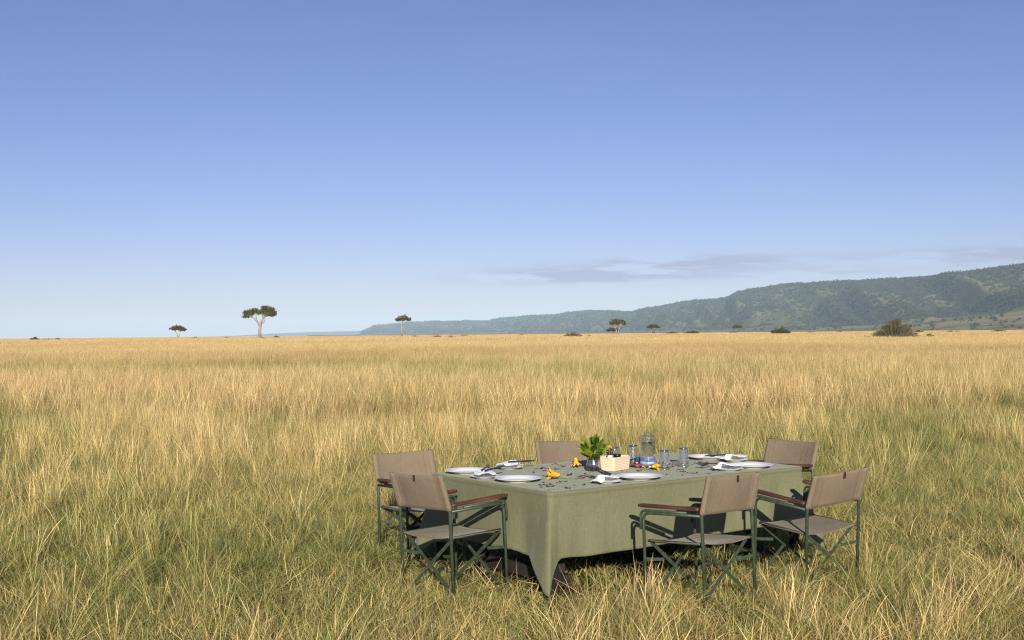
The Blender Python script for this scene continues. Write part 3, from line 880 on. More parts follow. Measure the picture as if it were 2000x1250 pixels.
# petals ------------------------------------------------------------
PET = [(1.09,1.31),(1.13,1.39),(1.09,1.27),(1.05,1.19),(1.08,1.37),(0.78,1.19),(0.81,1.17),(0.85,1.17),(0.88,1.15),(0.75,1.05),(0.94,1.16),(0.61,1.0),(0.54,0.74),(0.53,0.76),(0.7,0.69),(0.73,0.69),(0.71,0.57),(0.75,0.58),(0.66,0.46),(0.73,0.47),(0.69,0.39),(0.75,0.45),(0.37,0.39),(0.39,0.38),(0.45,0.4),(0.42,0.15),(0.21,0.08),(0.22,0.06),(0.18,0.34),(0.21,0.33),(0.21,0.31),(0.25,0.32),(0.26,0.31),(0.17,0.24),(0.19,0.22),(0.11,0.24),(0.28,0.44),(0.06,0.09),(0.34,0.16),(0.85,0.67),(0.37,0.6),(0.89,1.07),(2.03,0.84),(2.06,0.83),(1.99,0.75),(2.04,0.71),(2.03,0.67),(2.07,0.68),(2.09,0.68),(2.1,0.66),(2.13,0.66),(1.93,0.51),(1.92,0.49),(1.94,0.45),(1.86,0.34),(1.59,0.42),(1.51,0.36),(1.53,0.33),(1.52,0.29),(1.5,0.23),(1.51,0.2),(1.51,0.17),(1.54,0.17),(1.72,0.48),(1.62,0.41),(1.36,0.14),(1.3,0.25),(1.57,0.07),(1.96,0.66),(1.9,0.71),(0.71,0.54),(0.67,0.47),(0.73,0.46),(0.77,0.49),(0.73,0.42),(1.0,0.57),(1.03,0.59),(0.85,0.66),(1.2,0.64),(1.29,0.56),(1.31,0.56),(0.72,0.69),(0.78,1.2),(0.84,1.19),(0.98,0.62)]
pv = []
for k in range(4):
    V = []; Fc = []
    n = 6
    for i in range(n + 1):
        t = i / n
        w_ = 0.014 * sin(pi * (0.08 + 0.86 * t)) ** 0.7
        for s_ in (-1, 0, 1):
            V.append((0.046 * (t - 0.5), s_ * w_, 0.002 + (0.004 + 0.005 * k) * (2 * t - 1) ** 2 + 0.006 * abs(s_) * (0.5 + 0.3 * k)))
    for i in range(n):
        for q in range(2):
            a = i * 3 + q; Fc.append((a, a + 1, a + 4, a + 3))
    pv.append((V, Fc))
pr = random.Random(3)
pet0 = []
for k in range(4):
    pet0.append(None)
for i, (u, v) in enumerate(PET):
    k = i % 4
    if pet0[k] is None:
        o = pet0[k] = mesh_obj('petal', pv[k][0], pv[k][1], M['petal_purple'], None, True)
        sd = o.modifiers.new('thickness', 'SOLIDIFY'); sd.thickness = 0.0008
    else:
        o = pet0[k].copy(); COL.objects.link(o)
    o.location = tw(u, v, TZ + 0.001)
    o.rotation_euler = (0, 0, pr.uniform(0, 6.28)); s_ = pr.uniform(0.45, 1.0); o.scale = (s_, s_ * 0.8, s_ * 0.55)
    tag(o, 'small purple flower petal scattered on the sage tablecloth', 'petal', 'purple petals scattered on the tablecloth')

# ------------------------------------------------------------------ instanced "stuff" : one object carries its variants and its points
def gn_scatter(name, variants, pts, rots, scl, var, icol, mats, blade_mi=None):
    """variants: list of (V, F, val list, matidx list)"""
    nV = sum(len(v[0]) for v in variants); nP = len(pts)
    co = np.zeros((nV + nP, 3)); ispt = np.zeros(nV + nP, bool); vid = np.zeros(nV + nP, np.int32)
    val = np.zeros(nV + nP); hue = np.zeros(nV + nP)
    loops = []; starts = []; totals = []; mi = []
    b = 0; ls = 0
    for k, (V, Fc, vl, hu, m_) in enumerate(variants):
        n = len(V); co[b:b + n] = np.array(V); vid[b:b + n] = k; val[b:b + n] = vl; hue[b:b + n] = hu
        for f, mm_ in zip(Fc, m_):
            starts.append(ls); totals.append(len(f)); loops.extend([i + b for i in f]); ls += len(f); mi.append(mm_)
        b += n
    co[b:] = pts; ispt[b:] = True; vid[b:] = var
    me = bpy.data.meshes.new(name)
    me.vertices.add(len(co)); me.vertices.foreach_set('co', co.ravel())
    me.loops.add(len(loops)); me.loops.foreach_set('vertex_index', loops)
    me.polygons.add(len(starts)); me.polygons.foreach_set('loop_start', starts)
    try: me.polygons.foreach_set('loop_total', totals)
    except Exception: pass
    me.polygons.foreach_set('material_index', mi)
    def at(nm, ty, arr, prop='value'):
        a = me.attributes.new(nm, ty, 'POINT'); a.data.foreach_set(prop, arr)
    at('is_pt', 'BOOLEAN', ispt)
    at('vid', 'INT', vid)
    at('val', 'FLOAT', val); at('hue', 'FLOAT', hue)
    full = lambda a, w: np.concatenate([np.zeros((nV, w)), np.asarray(a).reshape(nP, w)]).ravel()
    at('rot', 'FLOAT_VECTOR', full(rots, 3), 'vector')
    at('scl', 'FLOAT_VECTOR', full(scl, 3), 'vector')
    ic = np.concatenate([np.zeros((nV, 4)), np.column_stack([icol, np.ones(nP)])])
    at('icol', 'FLOAT_COLOR', ic.ravel(), 'color')
    for m_ in mats: me.materials.append(m_)
    me.update(calc_edges=True); me.validate()
    o = link(bpy.data.objects.new(name, me))
    ng = bpy.data.node_groups.new(name + '_scatter', 'GeometryNodeTree')
    ng.interface.new_socket('Geometry', in_out='INPUT', socket_type='NodeSocketGeometry')
    ng.interface.new_socket('Geometry', in_out='OUTPUT', socket_type='NodeSocketGeometry')
    gi = ng.nodes.new('NodeGroupInput'); go = ng.nodes.new('NodeGroupOutput')
    def na(nm, ty):
        n = ng.nodes.new('GeometryNodeInputNamedAttribute'); n.data_type = ty; n.inputs[0].default_value = nm
        return [s for s in n.outputs if s.enabled][0] if False else n.outputs[0]
    sep = ng.nodes.new('GeometryNodeSeparateGeometry'); sep.domain = 'POINT'
    ng.links.new(gi.outputs[0], sep.inputs['Geometry']); ng.links.new(na('is_pt', 'BOOLEAN'), sep.inputs['Selection'])
    sp = ng.nodes.new('GeometryNodeSplitToInstances'); sp.domain = 'POINT'
    ng.links.new(sep.outputs[1], sp.inputs['Geometry']); ng.links.new(na('vid', 'INT'), sp.inputs['Group ID'])
    ip = ng.nodes.new('GeometryNodeInstanceOnPoints')
    ng.links.new(sep.outputs[0], ip.inputs['Points']); ng.links.new(sp.outputs[0], ip.inputs['Instance'])
    ip.inputs['Pick Instance'].default_value = True
    ng.links.new(na('vid', 'INT'), ip.inputs['Instance Index'])
    er = ng.nodes.new('FunctionNodeEulerToRotation'); ng.links.new(na('rot', 'FLOAT_VECTOR'), er.inputs[0])
    ng.links.new(er.outputs[0], ip.inputs['Rotation']); ng.links.new(na('scl', 'FLOAT_VECTOR'), ip.inputs['Scale'])
    ng.links.new(ip.outputs[0], go.inputs[0])
    md = o.modifiers.new('scatter', 'NODES'); md.node_group = ng
    return o

def mat_grass():
    m, nt, out = new_mat('savanna_grass')
    hu = N(nt, 'ShaderNodeAttribute', attribute_name='hue')
    va = N(nt, 'ShaderNodeAttribute', attribute_name='val')
    ic = N(nt, 'ShaderNodeAttribute', attribute_name='icol', attribute_type='INSTANCER')
    sc = N(nt, 'ShaderNodeSeparateColor'); nt.links.new(ic.outputs['Color'], sc.inputs[0])
    a = N(nt, 'ShaderNodeMath', operation='ADD'); nt.links.new(hu.outputs['Fac'], a.inputs[0])
    sh = N(nt, 'ShaderNodeMath', operation='MULTIPLY_ADD'); nt.links.new(sc.outputs[0], sh.inputs[0]); sh.inputs[1].default_value = 2.0; sh.inputs[2].default_value = -1.0
    nt.links.new(sh.outputs[0], a.inputs[1])
    r = ramp(nt, a.outputs[0], [(0.0, (0.085, 0.130, 0.030)), (0.25, (0.180, 0.225, 0.050)), (0.5, (0.355, 0.328, 0.103)), (0.75, (0.515, 0.405, 0.168)), (1.0, (0.63, 0.465, 0.215))])
    red = N(nt, 'ShaderNodeMix', data_type='RGBA'); nt.links.new(sc.outputs[2], red.inputs[0]); nt.links.new(r.outputs[0], red.inputs[6]); red.inputs[7].default_value = (0.50, 0.30, 0.145, 1)
    ml = N(nt, 'ShaderNodeMath', operation='MULTIPLY'); nt.links.new(va.outputs['Fac'], ml.inputs[0])
    br = N(nt, 'ShaderNodeMath', operation='MULTIPLY'); nt.links.new(sc.outputs[1], br.inputs[0]); br.inputs[1].default_value = 2.0
    nt.links.new(br.outputs[0], ml.inputs[1])
    mu = N(nt, 'ShaderNodeMix', data_type='RGBA', blend_type='MULTIPLY'); mu.inputs[0].default_value = 1.0
    nt.links.new(red.outputs[2], mu.inputs[6]); nt.links.new(ml.outputs[0], mu.inputs[7])
    d = N(nt, 'ShaderNodeBsdfDiffuse'); t = N(nt, 'ShaderNodeBsdfTranslucent')
    g = N(nt, 'ShaderNodeBsdfGlossy'); g.inputs['Roughness'].default_value = 0.45; g.inputs[0].default_value = (0.9, 0.9, 0.8, 1)
    nt.links.new(mu.outputs[2], d.inputs[0]); nt.links.new(mu.outputs[2], t.inputs[0])
    mx = N(nt, 'ShaderNodeMixShader'); mx.inputs[0].default_value = 0.25
    nt.links.new(d.outputs[0], mx.inputs[1]); nt.links.new(t.outputs[0], mx.inputs[2])
    m2 = N(nt, 'ShaderNodeMixShader'); m2.inputs[0].default_value = 0.035
    nt.links.new(mx.outputs[0], m2.inputs[1]); nt.links.new(g.outputs[0], m2.inputs[2])
    nt.links.new(m2.outputs[0], out.inputs[0]); return m

# ---- grass variants
gr = random.Random(21)
def blade(V, Fc, vl, hu, base, az, h, lean, bend, w, val, hue, nseg=3, head=0.0, twist=None):
    """ribbon blade; lean = start tilt, bend = extra tilt towards the tip"""
    b = len(V)
    d = Vector((cos(az), sin(az), 0))
    side = Vector((-sin(az), cos(az), 0))
    tw_ = gr.uniform(0, pi) if twist is None else twist
    sd0 = side * cos(tw_) + d * sin(tw_)
    p = Vector(base)
    for i in range(nseg + 1):
        t = i / nseg
        ww = w * (1 - t) ** 0.6 if head == 0 else (w if t < 0.62 else w * head)
        if i == nseg: ww = w * 0.15
        V.append(tuple(p - sd0 * ww * 0.5)); V.append(tuple(p + sd0 * ww * 0.5))
        vl += [val, val]; hh = hue + 0.22 * (t - 0.4); hu += [hh, hh]
        ang = lean + bend * t
        p = p + (d * sin(ang) + Vector((0, 0, 1)) * cos(ang)) * (h / nseg)
    for i in range(nseg):
        Fc.append((b + 2 * i, b + 2 * i + 1, b + 2 * i + 3, b + 2 * i + 2))
def variant(kind):
    V = []; Fc = []; vl = []; hu = []
    def rad(r): 
        a = gr.uniform(0, 2 * pi); q = r * sqrt(gr.random()); return (q * cos(a), q * sin(a), -0.01)
    def vv(): return min(1.7, max(0.45, gr.gauss(1.14, 0.40)))
    if kind == 'short':
        for _ in range(75):
            blade(V, Fc, vl, hu, rad(0.20), gr.uniform(0, 6.28), gr.uniform(0.09, 0.26), gr.uniform(0.05, 0.75), gr.uniform(0, 1.1), gr.uniform(0.003, 0.0058), vv(), gr.choice([0.08, 0.18, 0.3, 0.45, 0.62, 0.85]) + gr.uniform(-0.08, 0.08))
    elif kind == 'carpet':
        for _ in range(115):
            blade(V, Fc, vl, hu, rad(0.23), gr.uniform(0, 6.28), gr.uniform(0.05, 0.17), gr.uniform(0.0, 1.1), gr.uniform(0, 1.3), gr.uniform(0.0035, 0.0065), vv(), gr.choice([0.04, 0.12, 0.2, 0.32, 0.5, 0.68, 0.82, 0.95]) + gr.uniform(-0.06, 0.06), 2)
    elif kind == 'thatch':
        az0 = gr.uniform(0, 6.28)
        for _ in range(48):
            blade(V, Fc, vl, hu, rad(0.20), az0 + gr.gauss(0, 1.0), gr.uniform(0.16, 0.40), gr.uniform(0.3, 1.2), gr.uniform(0.3, 1.5), gr.uniform(0.003, 0.0058), vv(), gr.choice([0.45, 0.7, 0.85, 0.95]) + gr.uniform(-0.08, 0.08), 4)
    elif kind == 'tall':
        for _ in range(40):
            blade(V, Fc, vl, hu, rad(0.13), gr.uniform(0, 6.28), gr.uniform(0.25, 0.55), gr.uniform(0.0, 0.4), gr.uniform(0.0, 1.2), gr.uniform(0.0022, 0.004), vv(), gr.choice([0.12, 0.25, 0.4, 0.55, 0.7, 0.85]) + gr.uniform(-0.1, 0.1))
        for _ in range(26):
            blade(V, Fc, vl, hu, rad(0.13), gr.uniform(0, 6.28), gr.uniform(0.45, 0.85), gr.uniform(0.0, 0.30), gr.uniform(0.0, 0.55), gr.uniform(0.0016, 0.0026), vv() * 1.05, 0.82 + gr.uniform(-0.25, 0.15), 4, head=gr.uniform(1.4, 2.4))
    elif kind == 'tussock':
        for _ in range(95):
            az = gr.uniform(0, 6.28)
            r_ = gr.uniform(0.0, 0.09)
            blade(V, Fc, vl, hu, (r_ * cos(az), r_ * sin(az), -0.01), az + gr.uniform(-0.4, 0.4), gr.uniform(0.28, 0.55), gr.uniform(0.05, 0.55), gr.uniform(0.2, 1.5), gr.uniform(0.003, 0.005), vv(), gr.choice([0.06, 0.14, 0.24, 0.38, 0.62, 0.85]) + gr.uniform(-0.08, 0.08), 4)
        for _ in range(8):
            blade(V, Fc, vl, hu, rad(0.08), gr.uniform(0, 6.28), gr.uniform(0.45, 0.7), gr.uniform(0.0, 0.35), gr.uniform(0.0, 0.5), 0.0024, vv(), 0.8, 4, head=2.0)
    elif kind == 'litter':
        for _ in range(60):
            bs = rad(0.24); bs = (bs[0], bs[1], gr.uniform(0.005, 0.07))
            blade(V, Fc, vl, hu, bs, gr.uniform(0, 6.28), gr.uniform(0.12, 0.36), gr.uniform(1.15, 1.75), gr.uniform(-0.2, 0.35), gr.uniform(0.004, 0.0075), vv(), gr.choice([0.3, 0.6, 0.75, 0.9]) + gr.uniform(-0.1, 0.1), 3)
    elif kind == 'lodged':     # tall stems blown over one way
        az0 = gr.uniform(0, 6.28)
        for _ in range(55):
            blade(V, Fc, vl, hu, rad(0.16), az0 + gr.gauss(0, 0.5), gr.uniform(0.35, 0.7), gr.uniform(0.35, 0.9), gr.uniform(0.1, 0.8), gr.uniform(0.0025, 0.0042), vv(), gr.choice([0.3, 0.5, 0.65, 0.8, 0.9]) + gr.uniform(-0.08, 0.08), 4)
    elif kind == 'mid':        # 1.4 m patch for 60..160 m
        for _ in range(170):
            q = gr.random()
            blade(V, Fc, vl, hu, (gr.uniform(-0.75, 0.75), gr.uniform(-0.75, 0.75), -0.01), gr.uniform(0, 6.28), gr.uniform(0.3, 0.85), gr.uniform(0, 0.4), gr.uniform(0, 0.7), gr.uniform(0.007, 0.013), vv(), (0.75 if q > 0.35 else 0.42) + gr.uniform(-0.15, 0.15), 3)
    elif kind == 'far':        # 5 m patch
        for _ in range(260):
            q = gr.random()
            blade(V, Fc, vl, hu, (gr.uniform(-2.6, 2.6), gr.uniform(-2.6, 2.6), -0.01), gr.uniform(0, 6.28), gr.uniform(0.35, 0.9), gr.uniform(0, 0.35), gr.uniform(0, 0.6), gr.uniform(0.03, 0.06), vv(), (0.75 if q > 0.3 else 0.5) + gr.uniform(-0.15, 0.15), 2)
    return (V, Fc, vl, hu, [0] * len(Fc))
kinds = ['carpet'] * 6 + ['thatch'] * 6 + ['short'] * 6 + ['tall'] * 7 + ['tussock'] * 5 + ['litter'] * 3 + ['lodged'] * 4 + ['mid'] * 4 + ['far'] * 4
first = {}
for i, k in enumerate(kinds): first.setdefault(k, i)
count = {k: kinds.count(k) for k in first}
variants = [variant(k) for k in kinds]

PTS = []; ROT = []; SCL = []; VAR = []; IC = []
def wedge(n, y0, y1, k=0.46, pad=1.6):
    """n points per m2 between depths y0 and y1 in the view's wedge plus a margin"""
    area = k * (y1 * y1 - y0 * y0) + 2 * pad * (y1 - y0)
    m = int(n * area)
    # y density ~ (2ky + 2pad)
    q = rng.random(m)
    a = k; b = 2 * pad; c = -(k * y0 * y0 + 2 * pad * y0) - q * area
    y = (-b + np.sqrt(b * b - 4 * a * c)) / (2 * a)
    x = (rng.random(m) * 2 - 1) * (k * y + pad)
    return x, y
def table_dist(x, y):
    u = (x - TP.x) * U.x + (y - TP.y) * U.y; v = (x - TP.x) * NN.x + (y - TP.y) * NN.y
    dx = np.maximum(np.maximum(-u, u - TL), 0); dy = np.maximum(np.maximum(-v, v - TW), 0)
    return np.hypot(dx, dy)
def field(x, y):
    """straw amount 0..1 and redness 0..1 of the meadow at x,y"""
    n1 = fbm(x * 0.10 + 5, y * 0.055 + 3, 4); n2 = fbm(x * 0.45 + 50, y * 0.30 + 20, 3)
    d = np.hypot(x, y)
    trend = np.interp(d, [5, 9, 14, 20, 30, 60, 110, 300], [0.49, 0.50, 0.53, 0.55, 0.57, 0.60, 0.71, 0.80])
    amp = np.interp(d, [5, 20, 60, 150], [0.55, 0.6, 0.6, 0.30])
    st = trend + (n1 - 0.5) * amp * 1.5 + (n2 - 0.5) * 0.45
    # known greener stretches: a swale to the left, one in the middle distance, one right behind the table
    def blob(cx, cy, rx, ry, a): return -a * np.exp(-(((x - cx) / rx) ** 2 + ((y - cy) / ry) ** 2))
    st = st + blob(-22, 52, 22, 7, 0.42) + blob(-4, 48, 8, 8, 0.22) + blob(3.5, 34, 3.5, 5, 0.28) + blob(1.2, 15.5, 4.5, 5.0, 0.50) + blob(-3.2, 10.5, 3.5, 3.0, 0.22) + blob(9, 38, 4, 6, 0.1) - 0.16 * np.exp(-(((x - 6) / 5) ** 2 + ((y - 17) / 7) ** 2)) * -1.0
    red = np.clip((fbm(x * 0.05 + 90, y * 0.04 + 40, 4) - 0.48) * 2.2, 0, 0.6) * np.interp(d, [8, 40, 100], [0.22, 0.40, 0.9])
    return np.clip(st, 0, 1), red
def lush(x, y): return np.exp(-(((x - 1.2) / 4.2) ** 2 + ((y - 15) / 5.0) ** 2))
def put(kind, x, y, smin, smax, zscale=None, tilt=0.10, hb=0.0):
    n = len(x)
    if n == 0: return
    st, red = field(x, y)
    PTS.append(np.column_stack([x, y, np.zeros(n)]))
    ROT.append(np.column_stack([rng.normal(0, tilt, n), rng.normal(0, tilt, n), rng.random(n) * 6.283]))
    s = smin + (smax - smin) * rng.random(n)
    zs = s * (zscale if zscale is not None else 1)
    SCL.append(np.column_stack([s, s, zs]))
    VAR.append(first[kind] + rng.integers(0, count[kind], n))
    hue = np.clip(0.5 + (st - 0.5) * 0.5 + hb + rng.normal(0, 0.07, n), 0, 1)
    bri = np.clip(np.interp(y, [9, 16, 26, 60, 120], [0.60, 0.565, 0.455, 0.43, 0.46]) + rng.normal(0, 0.05, n), 0.25, 0.75)
    IC.append(np.column_stack([hue, bri, np.clip(red + rng.normal(0, 0.08, n), 0, 1)]))
def chair_clear(x, y):
    ok = np.ones(len(x), bool)
    for (cx, cy, yw) in CH:
        lx = (x - cx) * cos(yw) + (y - cy) * sin(yw); ly = -(x - cx) * sin(yw) + (y - cy) * cos(yw)
        ok &= ~((np.abs(lx) < 0.33) & (ly > -0.15) & (ly < 0.62))
    return ok
# near meadow
x, y = wedge(38, 3.0, 17); td = table_dist(x, y); n_ = fbm(x * 1.6 + 4, y * 1.3 + 8, 3)
k = ((td > 0.02) | (rng.random(len(x)) < 0.3)) & (rng.random(len(x)) < np.interp(n_, [0.36, 0.55], [0.30, 1.0]))
put('carpet', x[k], y[k], 0.75, 1.2, zscale=np.interp(td[k], [0, 0.3, 2], [0.8, 0.95, 1.1]), hb=-0.02)
x, y = wedge(46, 3.0, 24); td = table_dist(x, y); n_ = fbm(x * 0.7 + 19, y * 0.6 + 2, 3)
k = (td > 0.10) & (rng.random(len(x)) < np.interp(y, [8, 12, 17], [0.30, 0.5, 1.0]) * np.interp(n_, [0.38, 0.58], [0.25, 1.0]))
put('short', x[k], y[k], 0.70, 1.15, zscale=np.interp(td[k], [0, 0.4, 2], [0.6, 0.8, 1.0]) * np.interp(y[k], [8, 12, 20], [0.85, 1.0, 1.7]) * (1 - 0.25 * lush(x[k], y[k])), hb=-0.05)
x, y = wedge(18, 3.0, 24); td = table_dist(x, y); k = (td > 0.03); put('litter', x[k], y[k], 0.6, 1.15)
x, y = wedge(15, 3.0, 24); td = table_dist(x, y); n_ = fbm(x * 0.9 + 3, y * 0.8 + 77, 3)
k = (td > 0.15) & chair_clear(x, y) & (rng.random(len(x)) < np.interp(n_, [0.38, 0.6], [0.15, 1.0]))
put('thatch', x[k], y[k], 0.6, 1.15, zscale=np.interp(td[k], [0.1, 1.0], [0.55, 1.0]))
x, y = wedge(9, 3.0, 24); td = table_dist(x, y); n_ = fbm(x * 0.8 + 9, y * 0.8, 2)
k = (td > 0.30) & chair_clear(x, y) & (rng.random(len(x)) < np.interp(td, [0.3, 1.0, 2.5], [0.25, 0.6, 0.8]) * np.interp(n_, [0.42, 0.62], [0.06, 1.0]))
put('tussock', x[k], y[k], 0.5, 1.0, zscale=np.interp(td[k], [0.2, 1.5], [0.65, 0.9]), hb=-0.03)
x, y = wedge(16, 3.0, 24); td = table_dist(x, y); n_ = fbm(x * 0.55 + 70, y * 0.45 + 13, 3)
k = (td > 0.35) & chair_clear(x, y) & (rng.random(len(x)) < np.interp(td, [0.35, 1.0, 2.4], [0.18, 0.55, 1.0]) * np.interp(n_, [0.43, 0.62], [0.05, 1.0]) * np.interp(y, [7, 11, 14, 19], [0.24, 0.30, 0.6, 1.0]) * (1 - 0.88 * lush(x, y)))
put('tall', x[k], y[k], 0.5, 0.9, zscale=np.interp(td[k], [0.2, 2.0], [0.75, 1.0]) * np.interp(y[k], [8, 12, 18], [0.75, 0.9, 1.15]), hb=0.0)
x, y = wedge(4.5, 3.0, 24); td = table_dist(x, y); n_ = fbm(x * 0.7 + 30, y * 0.6 + 3, 2)
k = (td > 0.7) & chair_clear(x, y) & (rng.random(len(x)) < np.interp(td, [0.7, 2.0], [0.25, 1.0]) * np.interp(n_, [0.4, 0.6], [0.1, 1.0]) * np.interp(y, [8, 14], [0.5, 1]))
put('lodged', x[k], y[k], 0.5, 0.9)
# middle meadow
x, y = wedge(11, 24, 62); n_ = fbm(x * 0.22 + 7, y * 0.15 + 31, 3)
k = rng.random(len(x)) < np.interp(n_, [0.36, 0.6], [0.35, 1.0]); put('tall', x[k], y[k], 0.9, 1.35, zscale=0.95)
x, y = wedge(6, 24, 62); put('short', x, y, 1.4, 2.0, zscale=1.0)
x, y = wedge(2.2, 24, 62); put('tussock', x, y, 0.9, 1.4)
x, y = wedge(1.2, 24, 62); put('lodged', x, y, 1.0, 1.4)
# farther
x, y = wedge(2.0, 62, 170, pad=8); put('mid', x, y, 0.9, 1.2, tilt=0.03, hb=0.02)
x, y = wedge(0.16, 170, 760, pad=30); put('far', x, y, 0.9, 1.15, tilt=0.01, hb=0.04)
PTS = np.concatenate(PTS); ROT = np.concatenate(ROT); SCL = np.concatenate(SCL); VAR = np.concatenate(VAR); IC = np.concatenate(IC)
print('grass instances', len(PTS))
g = gn_scatter('savanna_grass', variants, PTS, ROT, SCL, VAR, IC, [mat_grass()])
tag(g, 'tall golden and green savanna grass covering the whole plain', 'grass', kind='stuff')

# earth mound at the right edge
V = []; Fc = []
for j in range(13):
    for i in range(25):
        a = 2 * pi * i / 24; r_ = j / 12
        hgt = 0.10 * (1 - r_ ** 2) * (0.7 + 0.6 * vnoise(3 * r_ * cos(a) + 9, 3 * r_ * sin(a) + 4)) + 0.025 * (vnoise(14 * r_ * cos(a) + 3, 14 * r_ * sin(a)) - 0.5)
        V.append((0.42 * r_ * cos(a), 0.34 * r_ * sin(a), hgt - 0.01 - 0.03 * r_))
for j in range(12):
    for i in range(24):
        k = j * 25 + i; Fc.append((k, k + 1, k + 26, k + 25))
o = mesh_obj('earth_mound', V, Fc, mat_noise('red_soil', (0.035, 0.016, 0.010), (0.12, 0.055, 0.035), 24, 0.95, 0, 1.0, 0.02, 8), None, True)
o.location = (3.45, 8.35, 0.02); tag(o, 'low mound of bare red brown earth in the grass at the right edge', 'mound')

# ------------------------------------------------------------------ trees and bushes
def px2x(px, D): return (px - 1000) / 2430.0 * D
def leaf_cloud(rr, pads, size, flat=0.6):
    """small leaf-sprig quads filling uneven pads: (cx,cy,cz,rx,ry,rz,count)"""
    V = []; Fc = []; vals = []
    for (cx, cy, cz, rx, ry, rz, cnt) in pads:
        # sub clumps inside the pad
        ncl = max(5, int(cnt * 2.2 / 14))
        for c in range(ncl):
            while True:
                q = Vector((rr.uniform(-1, 1), rr.uniform(-1, 1), rr.uniform(-1, 1)))
                if q.length < 1: break
            q = q * (0.55 + 0.45 * rr.random())
            ctr = Vector((cx + q.x * rx, cy + q.y * ry, cz + q.z * rz))
            cs = rr.uniform(0.14, 0.30) * min(rx, ry)
            tone = rr.uniform(0.0, 0.55)
            for l in range(14):
                d = Vector((rr.gauss(0, 1), rr.gauss(0, 1), rr.gauss(0, flat)))
                p = ctr + d * cs * 0.6
                s_ = size * rr.uniform(0.6, 1.5)
                n = Vector((rr.gauss(0, 1), rr.gauss(0, 1), rr.gauss(0.4, 1))).normalized()
                a = n.orthogonal().normalized(); b = n.cross(a)
                th = rr.uniform(0, 6.28); a2 = a * cos(th) + b * sin(th); b2 = n.cross(a2)
                k = len(V)
                V += [p - a2 * s_, p - b2 * s_ * 0.5, p + a2 * s_, p + b2 * s_ * 0.5]
                Fc.append((k, k + 1, k + 2, k + 3)); vals += [tone + rr.uniform(-0.06, 0.06)] * 4
    return V, Fc, vals
def plant(name, px, D, pads, limbs, leafmat, barkmat, label, cat, size, seed, group=None, crown='crown', zoff=0.0):
    """pads/limbs in metres relative to the base"""
    rr = random.Random(seed)
    e = empty(name, (px2x(px, D), D, zoff)); tag(e, label, cat, group)
    V, Fc, vals = leaf_cloud(rr, pads, size)
    o = mesh_obj(crown, V, Fc, leafmat, e)
    a = o.data.attributes.new('val', 'FLOAT', 'POINT'); a.data.foreach_set('value', vals)
    if limbs:
        t_ = MB()
        for (pts, r0, r1) in limbs:
            n = len(pts)
            t_.tube(pts, [r0 + (r1 - r0) * i / (n - 1) for i in range(n)], 7)
        t_.build('trunk' if crown == 'crown' else 'stem', barkmat, e, True)
    return e
def twigs(rr, src, pads, n, r0):
    out_ = []
    for _ in range(n):
        (cx, cy, cz, rx, ry, rz, c) = rr.choice(pads)
        tgt = Vector((cx + rr.uniform(-.8, .8) * rx, cy + rr.uniform(-.8, .8) * ry, cz + rr.uniform(-.7, .6) * rz))
        s0 = Vector(min(src, key=lambda s_: (Vector(s_) - tgt).length))
        mid = (s0 + tgt) / 2 + Vector((rr.uniform(-.1, .1), rr.uniform(-.1, .1), rr.uniform(-.25, .05))) * (tgt - s0).length
        out_.append(([s0, mid, tgt], r0, r0 * 0.35))
    return out_
GT = 'acacia trees on the plain'
rr = random.Random(1)
# big acacia: units photo px * D/2430
def U_(D): return D / 2430.0
def acacia_big():
    D = 450; u = U_(D)
    P = lambda x, z, y=0: (x * u, y * u, z * u)
    g0 = 6     # grass hides this much of the trunk
    pads = [(-20*u, 0, (47+g0)*u, 14*u, 15*u, 7*u, 900), (-9*u, 3*u, (53+g0)*u, 10*u, 14*u, 4*u, 300), (-26*u, -3*u, (40+g0)*u, 8*u, 10*u, 4*u, 260),
            (17*u, 0, (50+g0)*u, 17*u, 17*u, 9*u, 1700), (25*u, 2*u, (45+g0)*u, 10*u, 14*u, 6*u, 700), (12*u, -4*u, (57+g0)*u, 10*u, 12*u, 4*u, 500), (-1*u, 0, (48+g0)*u, 7*u, 8*u, 6*u, 330)]
    limbs = [([P(0, 0), P(0.5, 12+g0), P(1.5, 22+g0), P(2, 27+g0)], 3.3*u, 2.5*u),
             ([P(0, -1), P(-1, 5+g0)], 4.2*u, 2.6*u),
             ([P(1, 22+g0), P(-6, 32+g0), P(-13, 38+g0), P(-19, 44+g0)], 2.4*u, 0.9*u),
             ([P(-6, 32+g0), P(-7, 41+g0), P(-4, 50+g0)], 1.3*u, 0.5*u),
             ([P(-13, 38+g0), P(-21, 39+g0), P(-27, 43+g0)], 1.0*u, 0.4*u),
             ([P(2, 24+g0), P(6, 34+g0), P(9, 40+g0), P(15, 47+g0)], 2.3*u, 0.9*u),
             ([P(6, 34+g0), P(5, 43+g0), P(8, 52+g0)], 1.2*u, 0.5*u),
             ([P(9, 38+g0), P(17, 41+g0), P(25, 45+g0)], 1.2*u, 0.4*u),
             ([P(8, 27+g0), P(10, 33+g0), P(10, 40+g0)], 1.1*u, 0.7*u), ([P(3, 26+g0), P(8, 28+g0)], 1.3*u, 1.1*u)]
    src = [P(-13, 38+g0), P(-19, 44+g0), P(-4, 50+g0), P(9, 40+g0), P(15, 47+g0), P(8, 52+g0), P(25, 45+g0)]
    limbs += twigs(rr, src, pads, 46, 0.45*u)
    plant('acacia_tree', 507, D, pads, limbs, M['acacia_leaf'], M['bark_pale'], 'largest acacia, pale forked trunk and broad split crown, on the left horizon', 'tree', 1.05*u, 11, GT)
acacia_big()
